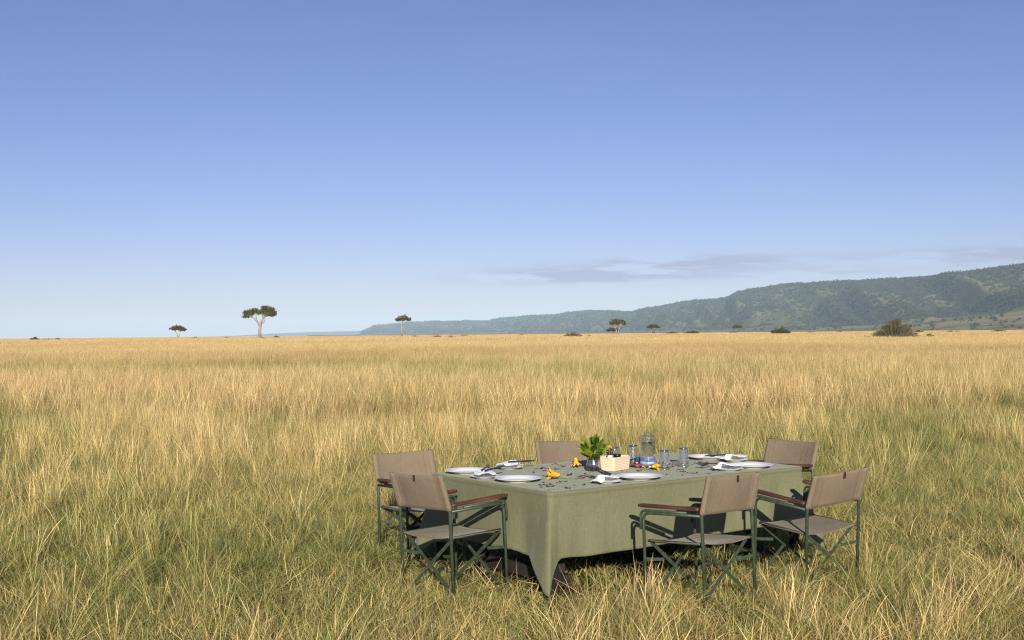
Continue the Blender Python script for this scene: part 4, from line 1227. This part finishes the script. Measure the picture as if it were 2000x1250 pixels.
def umbrella(px, D, w, h, th, fork, bark, leafm, label, seed, cnt, offs=0.0, g0=5, lop=None, trunk_r=1.2):
    """flat-topped acacia: w crown width, h total height above grass, th crown thickness - photo px units"""
    u = U_(D); r2 = random.Random(seed)
    P = lambda x, z, y=0: (x * u, y * u, z * u)
    H_ = h + g0
    pads = []
    nP = 7
    for k in range(nP):
        fx = -1 + 2 * (k + 0.5) / nP
        edge = 1 - 0.55 * fx * fx
        pads.append(((fx * w * 0.40 + offs) * u, r2.uniform(-w * 0.2, w * 0.2) * u, (H_ - th * (0.5 + 0.22 * fx * fx) + r2.uniform(-0.08, 0.08) * th) * u, w * 0.18 * u, w * 0.26 * u, th * 0.50 * edge * u, int(cnt * 2.4 / nP)))
    if lop: pads += [(a*u, 0, (b+g0)*u, c*u, c*u, d*u, n) for (a, b, c, d, n) in lop]
    limbs = []
    if fork:
        for s_, tx in ((-1, -w * 0.22), (1, w * 0.20)):
            limbs.append(([P(s_ * 0.6, 0), P(s_ * 0.9 + tx * 0.1, g0 + h * 0.12), P(tx * 0.55 + offs * .5, g0 + h * 0.38), P(tx + offs, H_ - th * 0.6)], trunk_r * u, 0.45 * u))
            limbs.append(([P(tx * 0.55 + offs * .5, g0 + h * 0.38), P(tx * 1.2 + offs, H_ - th * 0.75), P(tx * 1.7 + offs, H_ - th * 0.5)], 0.6 * u, 0.3 * u))
    else:
        limbs.append(([P(0, 0), P(0.4, g0 + h * 0.25), P(-0.4 + offs * .3, g0 + h * 0.5), P(offs * 0.7, H_ - th * 0.8)], trunk_r * u, 0.8 * u))
        for tx in (-0.3, 0.32, 0.05):
            limbs.append(([P(offs * 0.7 - 0.2, H_ - th * 1.0), P(offs + tx * w * 0.5, H_ - th * 0.7), P(offs + tx * w, H_ - th * 0.45)], 0.7 * u, 0.3 * u))
    src = [l[0][-1] for l in limbs]
    limbs += twigs(r2, src, pads, 14, 0.28 * u)
    plant('acacia_tree', px, D, pads, limbs, leafm, bark, label, 'tree', 0.95 * u, seed, GT)
umbrella(348, 560, 33, 24, 12, True, M['bark_pale'], M['acacia_leaf'], 'small flat topped green acacia at far left, forked pale trunk', 21, 620, trunk_r=1.0)
umbrella(784, 520, 32, 41, 14, False, M['bark_pale'], M['acacia_leaf'], 'acacia with a tall bare pale trunk in front of the hazy end of the ridge', 31, 560, offs=3.5, trunk_r=2.0)
umbrella(1206, 540, 35, 30, 14, True, M['bark_pale'], M['acacia_leaf'], 'umbrella acacia with twisted pale trunk above a darker low tree', 41, 760, trunk_r=1.3)
umbrella(1197, 585, 26, 12, 9, False, M['bark_dark'], M['green_bush_leaf'], 'low dark spreading tree just left of the umbrella acacia', 42, 420, trunk_r=1.0)
umbrella(1276, 640, 27, 17, 9, True, M['bark_dark'], M['acacia_leaf'], 'small table topped acacia with a short forked trunk', 51, 480)
umbrella(1440, 700, 20, 13, 6.5, False, M['bark_dark'], M['acacia_leaf'], 'smallest flat acacia in front of the wooded slope', 61, 330)

def bush(px, D, w, h, dense, leafm, label, seed, twig=18, g0=5, cat='bush', group='bushes on the plain', zf=0.5, stemr=0.25):
    u = U_(D); r2 = random.Random(seed)
    pads = []
    n = max(3, int(w / 6))
    for k in range(n):
        fx = -1 + 2 * (k + 0.5) / n
        hh = h * (1 - 0.55 * abs(fx) ** 1.6) * r2.uniform(0.8, 1.05)
        pads.append((fx * w * 0.42 * u, r2.uniform(-w * .15, w * .15) * u, (g0 * 0.5 + hh * zf) * u, w * 0.8 / n * u, w * 0.25 * u, hh * 0.5 * u, int(dense * 2.6 * w * hh / n)))
    limbs = []
    for _ in range(twig):
        a = r2.uniform(-1, 1)
        top = (g0 + h * (1.02 - 0.5 * abs(a) ** 1.5) * r2.uniform(0.75, 1.08))
        limbs.append(([(a * w * .15 * u, r2.uniform(-1, 1) * w * .1 * u, 0), (a * w * .30 * u, r2.uniform(-1, 1) * w * .15 * u, top * .55 * u), (a * w * .46 * u, r2.uniform(-1, 1) * w * .2 * u, top * u)], stemr * u, stemr * 0.3 * u))
    plant('bush', px, D, pads, limbs, leafm, M['bark_dark'], label, cat, 0.8 * u, seed, group, 'foliage')
# big twiggy bush on the right
u = U_(185)
r2 = random.Random(77)
pads = [(-3*u, 0, 25*u, 19*u, 18*u, 13*u, 1900), (-24*u, 0, 16*u, 17*u, 15*u, 10*u, 1000), (20*u, 0, 18*u, 19*u, 16*u, 11*u, 1100), (2*u, 0, 37*u, 15*u, 12*u, 9*u, 800), (22*u, 0, 29*u, 12*u, 10*u, 7*u, 380), (-17*u, 0, 28*u, 11*u, 10*u, 7*u, 380), (-38*u, 0, 13*u, 9*u, 10*u, 7*u, 260), (37*u, 0, 13*u, 10*u, 10*u, 7*u, 280)]
limbs = []
for _ in range(150):
    a = r2.uniform(-1, 1); b = r2.uniform(-1, 1)
    top = (48 - 26 * abs(a) ** 1.6) * r2.uniform(0.7, 1.06)
    limbs.append(([(a*8*u, b*8*u, 0), (a*26*u, b*14*u, top*.55*u), ((a*40 + r2.uniform(-4, 4))*u, b*20*u, top*u)], 0.45*u, 0.12*u))
plant('bush', 1748, 185, pads, limbs, M['bush_leaf'], M['bark_dark'], 'largest bush, a wide twiggy brown olive thicket on the right of the plain', 'bush', 0.75*u, 78, 'bushes on the plain', 'foliage')
for (px, D, w, h, dn, lm, lab) in (
 (1525, 420, 40, 17, 2.2, 'green_bush_leaf', 'rounded dense olive bush between the smallest acacia and the largest bush'),
 (1118, 330, 40, 13, 1.0, 'bush_leaf', 'loose grey twiggy bush left of the umbrella acacia'),
 (1313, 560, 26, 6, 1.6, 'bush_leaf', 'low grey brown bush left of the wider olive one, right of the table topped acacia'),
 (1352, 560, 34, 8, 2.0, 'green_bush_leaf', 'low wide olive bush midway between table topped and smallest acacias'),
 (1432, 680, 14, 5, 2.0, 'green_bush_leaf', 'tiny bush at the foot of the smallest flat acacia'),
 (1816, 190, 26, 13, 0.7, 'bush_leaf', 'sparse leafy shrub right beside the largest bush'),
 (1692, 190, 24, 9, 0.6, 'bush_leaf', 'sparse low shrub left beside the largest bush'),
 (1794, 420, 18, 8, 1.8, 'green_bush_leaf', 'small olive bush just behind the right side of the largest bush'),
 (1860, 420, 46, 6, 1.0, 'bush_leaf', 'thin low scrub patch right of the largest bush'),
 (1950, 420, 34, 8, 1.3, 'green_bush_leaf', 'low pointed bush nearest the right edge of the plain'),
 (540, 480, 12, 7, 2.2, 'green_bush_leaf', 'small round bush right of the largest acacia'),
 (512, 440, 9, 6, 2.2, 'green_bush_leaf', 'tiny shrub against the foot of the largest acacia'),
 (442, 520, 16, 4, 1.2, 'bush_leaf', 'faint low bush between the two left acacias'),
 (68, 470, 20, 8, 1.6, 'green_bush_leaf', 'dark low bush at the far left of the horizon'),
 (92, 470, 22, 5, 1.2, 'bush_leaf', 'ragged thin bush in the middle of the far left bushes'),
 (112, 470, 14, 6, 1.8, 'green_bush_leaf', 'small bush at the right end of the far left bushes'),
 (380, 520, 14, 5, 1.0, 'bush_leaf', 'thin low bush just right of the small flat topped acacia'),
 (809, 430, 14, 6, 2.0, 'green_bush_leaf', 'small green bush just right of the tall bare trunked acacia'),
 (854, 340, 20, 8, 1.0, 'bush_leaf', 'ragged thin bush second to the right of the tall bare trunked acacia'),
 (882, 340, 22, 7, 0.9, 'bush_leaf', 'loose low scrub bush midway below the hazy ridge'),
 (906, 480, 20, 5, 1.4, 'green_bush_leaf', 'low flat bush right of the loose scrub under the hazy ridge'),
 (1018, 560, 14, 4, 1.6, 'bush_leaf', 'tiny lone bush at the centre of the horizon'),
 (1150, 340, 12, 6, 0.8, 'bush_leaf', 'small thin shrub right of the loose grey bush'),
 (1585, 520, 22, 4, 1.0, 'bush_leaf', 'faint low bush right of the rounded olive bush'),
 (1640, 560, 16, 4, 1.6, 'green_bush_leaf', 'tiny bush left of the largest bush, before the slope'),
):
    bush(px, D, w, h, dn, M[lm], lab, int(px), twig=max(8, int(w * 0.7)), g0=1830 / D * 0.55 + 1.0)

# ------------------------------------------------------------------ hills
SX = [560, 640, 690, 700, 732, 770, 800, 860, 950, 975, 1040, 1090, 1105, 1150, 1200, 1235, 1250, 1310, 1330, 1420, 1440, 1520, 1570, 1700, 1800, 1870, 1960, 2000, 2100, 2300, 2700, 3200]
SY = [662, 659, 656, 653, 638, 634, 631, 629, 628, 624, 618.5, 617, 612, 609, 609, 611, 606, 597, 592, 584, 572, 559, 555, 549, 545, 535, 524, 519, 512, 500, 490, 485]
DX = [560, 690, 730, 975, 1100, 1250, 1440, 1700, 2000, 2700, 3200]
DD = [15200, 14600, 13800, 11500, 9800, 8000, 6400, 5300, 4500, 3700, 3300]
def hz(px): return 649.64 - 0.0087 * (px - 1000)
def mat_hill():
    m, nt, out = new_mat('wooded_hillside'); p = N(nt, 'ShaderNodeBsdfPrincipled'); geo = N(nt, 'ShaderNodeNewGeometry')
    n1 = N(nt, 'ShaderNodeTexNoise'); n1.inputs['Scale'].default_value = 0.0035; n1.inputs['Detail'].default_value = 8; n1.inputs['Roughness'].default_value = 0.62
    n2 = N(nt, 'ShaderNodeTexNoise'); n2.inputs['Scale'].default_value = 0.03; n2.inputs['Detail'].default_value = 5
    for n in (n1, n2): nt.links.new(geo.outputs['Position'], n.inputs['Vector'])
    a = N(nt, 'ShaderNodeAttribute', attribute_name='meadow')
    f = N(nt, 'ShaderNodeMath', operation='MULTIPLY_ADD'); nt.links.new(n2.outputs['Fac'], f.inputs[0]); f.inputs[1].default_value = 0.35; nt.links.new(n1.outputs['Fac'], f.inputs[2])
    g1 = ramp(nt, f.outputs[0], [(0.46, (0.085, 0.115, 0.042)), (0.60, (0.155, 0.185, 0.066)), (0.70, (0.22, 0.205, 0.095)), (0.84, (0.32, 0.265, 0.145))])
    g2 = ramp(nt, f.outputs[0], [(0.50, (0.10, 0.14, 0.045)), (0.62, (0.20, 0.21, 0.075)), (0.70, (0.38, 0.29, 0.14)), (0.90, (0.44, 0.33, 0.17))])
    mx = N(nt, 'ShaderNodeMix', data_type='RGBA'); nt.links.new(a.outputs['Fac'], mx.inputs[0]); nt.links.new(g1.outputs[0], mx.inputs[6]); nt.links.new(g2.outputs[0], mx.inputs[7])
    rk = N(nt, 'ShaderNodeAttribute', attribute_name='rock')
    mx2 = N(nt, 'ShaderNodeMix', data_type='RGBA'); nt.links.new(rk.outputs['Fac'], mx2.inputs[0]); nt.links.new(mx.outputs[2], mx2.inputs[6]); mx2.inputs[7].default_value = (0.20, 0.16, 0.125, 1)
    nt.links.new(mx2.outputs[2], p.inputs['Base Color']); p.inputs['Roughness'].default_value = 1.0; p.inputs['Specular IOR Level'].default_value = 0.0
    nt.links.new(p.outputs[0], out.inputs[0]); return m
pxs = np.concatenate([np.linspace(600, 2050, 760), np.linspace(2060, 3200, 120)])
ridge_sy = np.interp(pxs, SX, SY) + 0.8 * (vnoise(pxs * 0.045, pxs * 0 + 2.2) - 0.5) * 2
Dr = np.interp(pxs, DX, DD)
Hr = EYE + (hz(pxs) - ridge_sy) * Dr / 2430.0
Hr = np.maximum(Hr, -30)
arc = np.concatenate([[0], np.cumsum(np.hypot(np.diff(pxs / 2430 * Dr), np.diff(Dr)))]) / 1000.0   # km along the ridge
NVv = 64
vv_ = np.concatenate([np.linspace(0, 0.34, 14)[:-1], np.linspace(0.34, 1.0, 44), np.array([1.04, 1.10, 1.2, 1.35])])
HV = []; meadow = []; rock = []; SPUR = []
wedge_m = np.interp(pxs, [1300, 1650, 1800, 2000], [0, 0.25, 0.9, 1.0])    # open apron only on the right
Hb_f = np.interp(pxs, [1250, 1700, 1850, 2000, 2300], [0.05, 0.07, 0.16, 0.22, 0.28])
for j, v in enumerate(vv_):
    # distance from far foot of the apron (v=0) over base of the steep slope (v=.34) to the ridge (v=1)
    dist = Dr * np.interp(v, [0, 0.34, 1.0, 1.35], [0.42, 0.72, 1.0, 1.30])
    if v <= 0.34:
        z = (Hb_f * Hr + 30) * (v / 0.34) ** 0.9 - 30
        sp_v = np.full(len(pxs), 0.5)
    elif v <= 1:
        w_ = (v - 0.34) / 0.66
        prof = 0.62 * w_ ** 1.15 + 0.38 * (w_ * w_ * (3 - 2 * w_))
        prof = prof * (1 - 0.0) 
        z = Hr * (Hb_f + (1 - Hb_f) * prof)
        k1 = arc * 1.3 + w_ * 1.1; k2 = arc * 3.6 + w_ * 2.4
        sp1 = 1 - np.abs(2 * (k1 + 0.35 * vnoise(arc * 1.1, arc * 0 + 4) - np.floor(k1 + 0.35 * vnoise(arc * 1.1, arc * 0 + 4))) - 1)
        q2 = k2 + 0.6 * vnoise(arc * 3, arc * 0 + 14)
        sp2 = 1 - np.abs(2 * (q2 - np.floor(q2)) - 1)
        env = (4 * w_ * (1 - w_)) ** 0.8 * np.clip(1 - w_ ** 3, 0, 1)
        z = z + Hr * env * (0.44 * (sp1 - 0.5) + 0.20 * (sp2 - 0.5) + 0.05 * (fbm(arc * 7, arc * 0 + v * 9, 3) - 0.5))
        z = np.minimum(z, Hr * 0.985) if w_ < 0.95 else z
        if w_ >= 0.999: z = Hr
        sp_v = 0.55 * sp1 + 0.45 * sp2
    else:
        sp_v = np.full(len(pxs), 0.3)
        z = Hr * (1 - 0.35 * (v - 1) / 0.35) - 2
    z = np.where(Hr > 0, z, Hr * (v / 1.0) - 2)
    if v == 0: z = z * 0 - 44
    SPUR.append(sp_v)
    xs_ = (pxs - 1000) / 2430 * dist
    HV.append(np.column_stack([xs_, dist, z]))
    md_ = wedge_m * np.clip((0.40 - v) / 0.08, 0, 1) + (1 - wedge_m) * 0.0
    meadow.append(np.clip(md_, 0, 1)); 
    wv = (v - 0.34) / 0.66
    rock.append(np.clip((fbm(arc * 6 + 3, arc * 0 + 5, 3) - 0.50) * 5, 0, 0.8) * (1.0 if 0.86 < wv < 0.96 else 0.0))
HV = np.array(HV); nR, nC = HV.shape[:2]
Vh = HV.reshape(-1, 3); Fc = []
for j in range(nR - 1):
    for i in range(nC - 1):
        k = j * nC + i; Fc.append((k, k + 1, k + nC + 1, k + nC))
hill = mesh_obj('hills', Vh, Fc, mat_hill(), None, True)
for nm, arr in (('meadow', meadow), ('rock', rock)):
    a = hill.data.attributes.new(nm, 'FLOAT', 'POINT'); a.data.foreach_set('value', np.array(arr).ravel())
tag(hill, 'long wooded escarpment rising to the right behind the plain', 'hills', kind='structure')
# woodland on the slope
def hill_at(ci, rj):
    i0 = np.clip(ci.astype(int), 0, nC - 2); j0 = np.clip(rj.astype(int), 0, nR - 2)
    fx = (ci - i0)[:, None]; fy = (rj - j0)[:, None]
    return (HV[j0, i0] * (1 - fx) + HV[j0, i0 + 1] * fx) * (1 - fy) + (HV[j0 + 1, i0] * (1 - fx) + HV[j0 + 1, i0 + 1] * fx) * fy
nT = 75000
ci = rng.random(nT) * (nC - 1); rj = rng.random(nT) * (nR - 4.2)
P3 = hill_at(ci, rj)
vrow = np.interp(rj, np.arange(nR), vv_)
pxc = np.interp(ci, np.arange(nC), pxs)
SPUR = np.array(SPUR); spv = SPUR[np.round(rj).astype(int).clip(0, nR - 1), np.round(ci).astype(int).clip(0, nC - 1)]
dens = np.clip(0.04 + 1.3 * np.clip((fbm(P3[:, 0] * 0.006, P3[:, 1] * 0.003, 4) - 0.46) * 4, 0, 1) + 1.3 * np.clip(0.42 - spv, 0, 1) + 0.3 * np.clip((vrow - 0.6) * 2, 0, 1), 0, 1)
dens = np.where(vrow < 0.36, np.where(pxc > 1650, 0.035, 0.10), dens)
dens = np.where(vrow > 0.93, 1.0, dens)
keep = (rng.random(nT) < dens) & (P3[:, 2] > 0.5) & (pxc > 705)
P3 = P3[keep]; vrow = vrow[keep]
# extra trees along the crest
cr = rng.random(2600) * (nC - 1); P4 = hill_at(cr, np.full(2600, float(np.where(vv_ == 1.0)[0][0])) - rng.random(2600) * 1.2)
P4 = P4[(P4[:, 2] > 20)]
P3 = np.concatenate([P3, P4]); nT = len(P3)
hv = []
hr_ = random.Random(9)
for k in range(5):
    V, Fc, vals = [], [], []
    for c in range(14):
        q = Vector((hr_.gauss(0, 0.33), hr_.gauss(0, 0.33), 0.55 + hr_.gauss(0, 0.2)))
        for l in range(4):
            n = Vector((hr_.gauss(0, 1), hr_.gauss(0, 1), hr_.gauss(0.5, 1))).normalized(); a = n.orthogonal().normalized(); b = n.cross(a)
            s_ = hr_.uniform(0.12, 0.26); p_ = q + Vector((hr_.gauss(0, .12), hr_.gauss(0, .12), hr_.gauss(0, .1)))
            kk = len(V); V += [tuple(p_ - a * s_), tuple(p_ - b * s_), tuple(p_ + a * s_), tuple(p_ + b * s_)]; Fc.append((kk, kk + 1, kk + 2, kk + 3)); vals += [hr_.uniform(0.0, 0.5)] * 4
    hv.append((V, Fc, vals, [0.0] * len(V), [0] * len(Fc)))
s_ = rng.uniform(2.2, 3.7, nT) ** 2 * np.interp(P3[:, 1], [4000, 9000, 14000], [0.9, 1.25, 1.6])
tag(gn_scatter('hill_woodland', hv, P3 - np.array([0, 0, 0.5]), np.column_stack([np.zeros(nT), np.zeros(nT), rng.random(nT) * 6.28]), np.column_stack([s_, s_, s_ * rng.uniform(0.6, 0.95, nT)]), rng.integers(0, 5, nT), np.full((nT, 3), 0.5), [M['hill_leaf']]),
    'dense bushy woodland covering the slope of the escarpment', 'woodland', kind='stuff')
# far blue ridge on the left horizon
V = []; Fc = []
px_ = np.linspace(380, 1250, 120); D_ = 20000
hh = EYE + np.interp(px_, [380, 520, 600, 690, 800, 1250], [-6, 2.0, 4.2, 6.0, 7.0, 7]) * D_ / 2430 + 6 * (fbm(px_ * 0.02, px_ * 0, 3) - 0.5) * 2
for i, p_ in enumerate(px_):
    x_ = (p_ - 1000) / 2430 * D_
    V += [(x_, D_ - 1500, -20), (x_, D_, hh[i]), (x_, D_ + 2000, -20)]
for i in range(len(px_) - 1):
    a = i * 3; Fc += [(a, a + 3, a + 4, a + 1), (a + 1, a + 4, a + 5, a + 2)]
tag(mesh_obj('distant_hills', V, Fc, mat_noise('far_hills', (0.05, 0.06, 0.03), (0.09, 0.09, 0.05), 0.002, 1.0, spec=0.0), None, True), 'faint low blue ridge far off on the left horizon', 'hills', kind='structure')

# ------------------------------------------------------------------ haze
HAZE = 5.0e-5
m, nt, out = new_mat('haze_air'); pv_ = N(nt, 'ShaderNodeVolumePrincipled')
pv_.inputs['Color'].default_value = (0.58, 0.78, 1.0, 1); pv_.inputs['Density'].default_value = HAZE; pv_.inputs['Anisotropy'].default_value = -0.26
nt.links.new(pv_.outputs[0], out.inputs['Volume'])
hzb = MB().box((0, 11400, 107), (31000, 23400, 306)).build('haze', m)
hzb.display_type = 'WIRE'
tag(hzb, 'thin pale blue morning haze over the plain and hills', 'haze', kind='stuff')

# ------------------------------------------------------------------ light and sky
SUN_EL, SUN_AZ = 17.0, 2.0     # the sun stands low, straight behind the camera
L = bpy.data.lights.new('sun', 'SUN'); L.energy = 4.25; L.angle = radians(0.53); L.color = (1.0, 0.91, 0.78)
lo = link(bpy.data.objects.new('sun', L))
ld = Vector((sin(radians(-SUN_AZ)) * cos(radians(SUN_EL)), cos(radians(SUN_AZ)) * cos(radians(SUN_EL)), -sin(radians(SUN_EL))))
lo.rotation_euler = ld.to_track_quat('-Z', 'Y').to_euler()
W = bpy.data.worlds.new('World'); scene.world = W; W.use_nodes = True
nt = W.node_tree
for n in list(nt.nodes): nt.nodes.remove(n)
out = nt.nodes.new('ShaderNodeOutputWorld'); bg = nt.nodes.new('ShaderNodeBackground'); bg.inputs[1].default_value = 0.065
sky = nt.nodes.new('ShaderNodeTexSky'); sky.sky_type = 'NISHITA'; sky.sun_disc = False
sky.sun_elevation = radians(SUN_EL)
sky.sun_rotation = radians(180 - SUN_AZ)
sky.altitude = 1500; sky.air_density = 1.0; sky.dust_density = 0.6; sky.ozone_density = 2.0
# thin cloud streaks low over the ridge and faint cirrus veils
tc = nt.nodes.new('ShaderNodeTexCoord'); sx = nt.nodes.new('ShaderNodeSeparateXYZ'); nt.links.new(tc.outputs['Generated'], sx.inputs[0])
def mth(op, a, b=None, c=None):
    n = nt.nodes.new('ShaderNodeMath'); n.operation = op
    for i, v in enumerate((a, b, c)):
        if v is None: continue
        if isinstance(v, (int, float)): n.inputs[i].default_value = v
        else: nt.links.new(v, n.inputs[i])
    return n.outputs[0]
az = mth('ARCTAN2', sx.outputs['X'], sx.outputs['Y'])      # radians, 0 = straight ahead
el = mth('ARCSINE', sx.outputs['Z'])
def band(azc, azw, elc, elw, amp):
    da = mth('POWER', mth('ABSOLUTE', mth('DIVIDE', mth('SUBTRACT', az, azc), azw)), 2.0)
    de = mth('POWER', mth('ABSOLUTE', mth('DIVIDE', mth('SUBTRACT', el, elc), elw)), 2.0)
    return mth('MULTIPLY', mth('POWER', 2.718, mth('MULTIPLY', mth('ADD', da, de), -1.0)), amp)
cv = nt.nodes.new('ShaderNodeCombineXYZ'); nt.links.new(az, cv.inputs[0]); nt.links.new(mth('MULTIPLY', el, 9.0), cv.inputs[1])
cn = nt.nodes.new('ShaderNodeTexNoise'); cn.inputs['Scale'].default_value = 14; cn.inputs['Detail'].default_value = 7; cn.inputs['Roughness'].default_value = 0.55; nt.links.new(cv.outputs[0], cn.inputs['Vector'])
P_ = lambda px, py: ((px - 1000) / 2430.0, (hz(px) - py) / 2430.0)
bs = None
for (px, py, wpx, hpx, amp) in ((1110, 541, 190, 13, 1.35), (1370, 511, 190, 12, 1.0), (1260, 526, 260, 18, 0.7), (1900, 508, 200, 15, 1.3), (1560, 535, 200, 8, 0.5), (2300, 480, 260, 22, 0.8)):
    a_, e_ = P_(px, py); b_ = band(a_, wpx / 2430, e_, hpx / 2430, amp)
    bs = b_ if bs is None else mth('ADD', bs, b_)
cf = nt.nodes.new('ShaderNodeMapRange'); cf.inputs['From Min'].default_value = 0.40; cf.inputs['From Max'].default_value = 0.54; nt.links.new(cn.outputs['Fac'], cf.inputs['Value'])
cl = mth('MINIMUM', mth('MULTIPLY', mth('MULTIPLY', cf.outputs[0], bs), 0.95), 0.85)
mx = nt.nodes.new('ShaderNodeMix'); mx.data_type = 'RGBA'
wb = nt.nodes.new('ShaderNodeMix'); wb.data_type = 'RGBA'; wb.blend_type = 'MULTIPLY'; wb.inputs[0].default_value = 1.0
nt.links.new(sky.outputs[0], wb.inputs[6]); wb.inputs[7].default_value = (0.825, 0.768, 1.065, 1)
nt.links.new(cl, mx.inputs[0]); nt.links.new(wb.outputs[2], mx.inputs[6]); mx.inputs[7].default_value = (4.4, 4.75, 6.6, 1)
# cirrus: faint white veils higher up
cv2 = nt.nodes.new('ShaderNodeCombineXYZ'); nt.links.new(mth('ADD', az, mth('MULTIPLY', el, -1.2)), cv2.inputs[0]); nt.links.new(mth('MULTIPLY', el, 5.0), cv2.inputs[1])
cn2 = nt.nodes.new('ShaderNodeTexNoise'); cn2.inputs['Scale'].default_value = 5; cn2.inputs['Detail'].default_value = 8; cn2.inputs['Roughness'].default_value = 0.6; nt.links.new(cv2.outputs[0], cn2.inputs['Vector'])
cf2 = nt.nodes.new('ShaderNodeMapRange'); cf2.inputs['From Min'].default_value = 0.46; cf2.inputs['From Max'].default_value = 0.75; cf2.inputs['To Max'].default_value = 0.04; nt.links.new(cn2.outputs['Fac'], cf2.inputs['Value'])
mx2 = nt.nodes.new('ShaderNodeMix'); mx2.data_type = 'RGBA'
nt.links.new(cf2.outputs[0], mx2.inputs[0]); nt.links.new(mx.outputs[2], mx2.inputs[6]); mx2.inputs[7].default_value = (6.0, 6.6, 8.0, 1)
nt.links.new(mx2.outputs[2], bg.inputs[0]); nt.links.new(bg.outputs[0], out.inputs[0])

# ------------------------------------------------------------------ camera and render
cd = bpy.data.cameras.new('camera'); cam = link(bpy.data.objects.new('camera', cd))
cd.sensor_fit = 'HORIZONTAL'; cd.sensor_width = 36.0; cd.lens = 36.0 * F
cd.clip_start = 0.05; cd.clip_end = 60000
pitch = math.atan((649.64 - 625) / 2430.0)
Rm = Matrix.Rotation(radians(90) + pitch, 4, 'X') @ Matrix.Rotation(-0.0087, 4, 'Z')
cam.matrix_world = Matrix.Translation((0, 0, EYE)) @ Rm
scene.camera = cam
scene.view_settings.view_transform = 'Standard'; scene.view_settings.look = 'None'
scene.view_settings.exposure = 0.5; scene.view_settings.gamma = 1.0
scene.render.engine = 'CYCLES'
cy = scene.cycles
cy.max_bounces = 10; cy.transparent_max_bounces = 16; cy.volume_bounces = 1; cy.diffuse_bounces = 4
cy.use_denoising = True; cy.denoising_prefilter = 'NONE'
scene.cycles.pixel_filter_type = 'BLACKMAN_HARRIS'; scene.cycles.filter_width = 1.2
cy.caustics_reflective = False; cy.caustics_refractive = False
scene.render.resolution_x = 1024; scene.render.resolution_y = 640
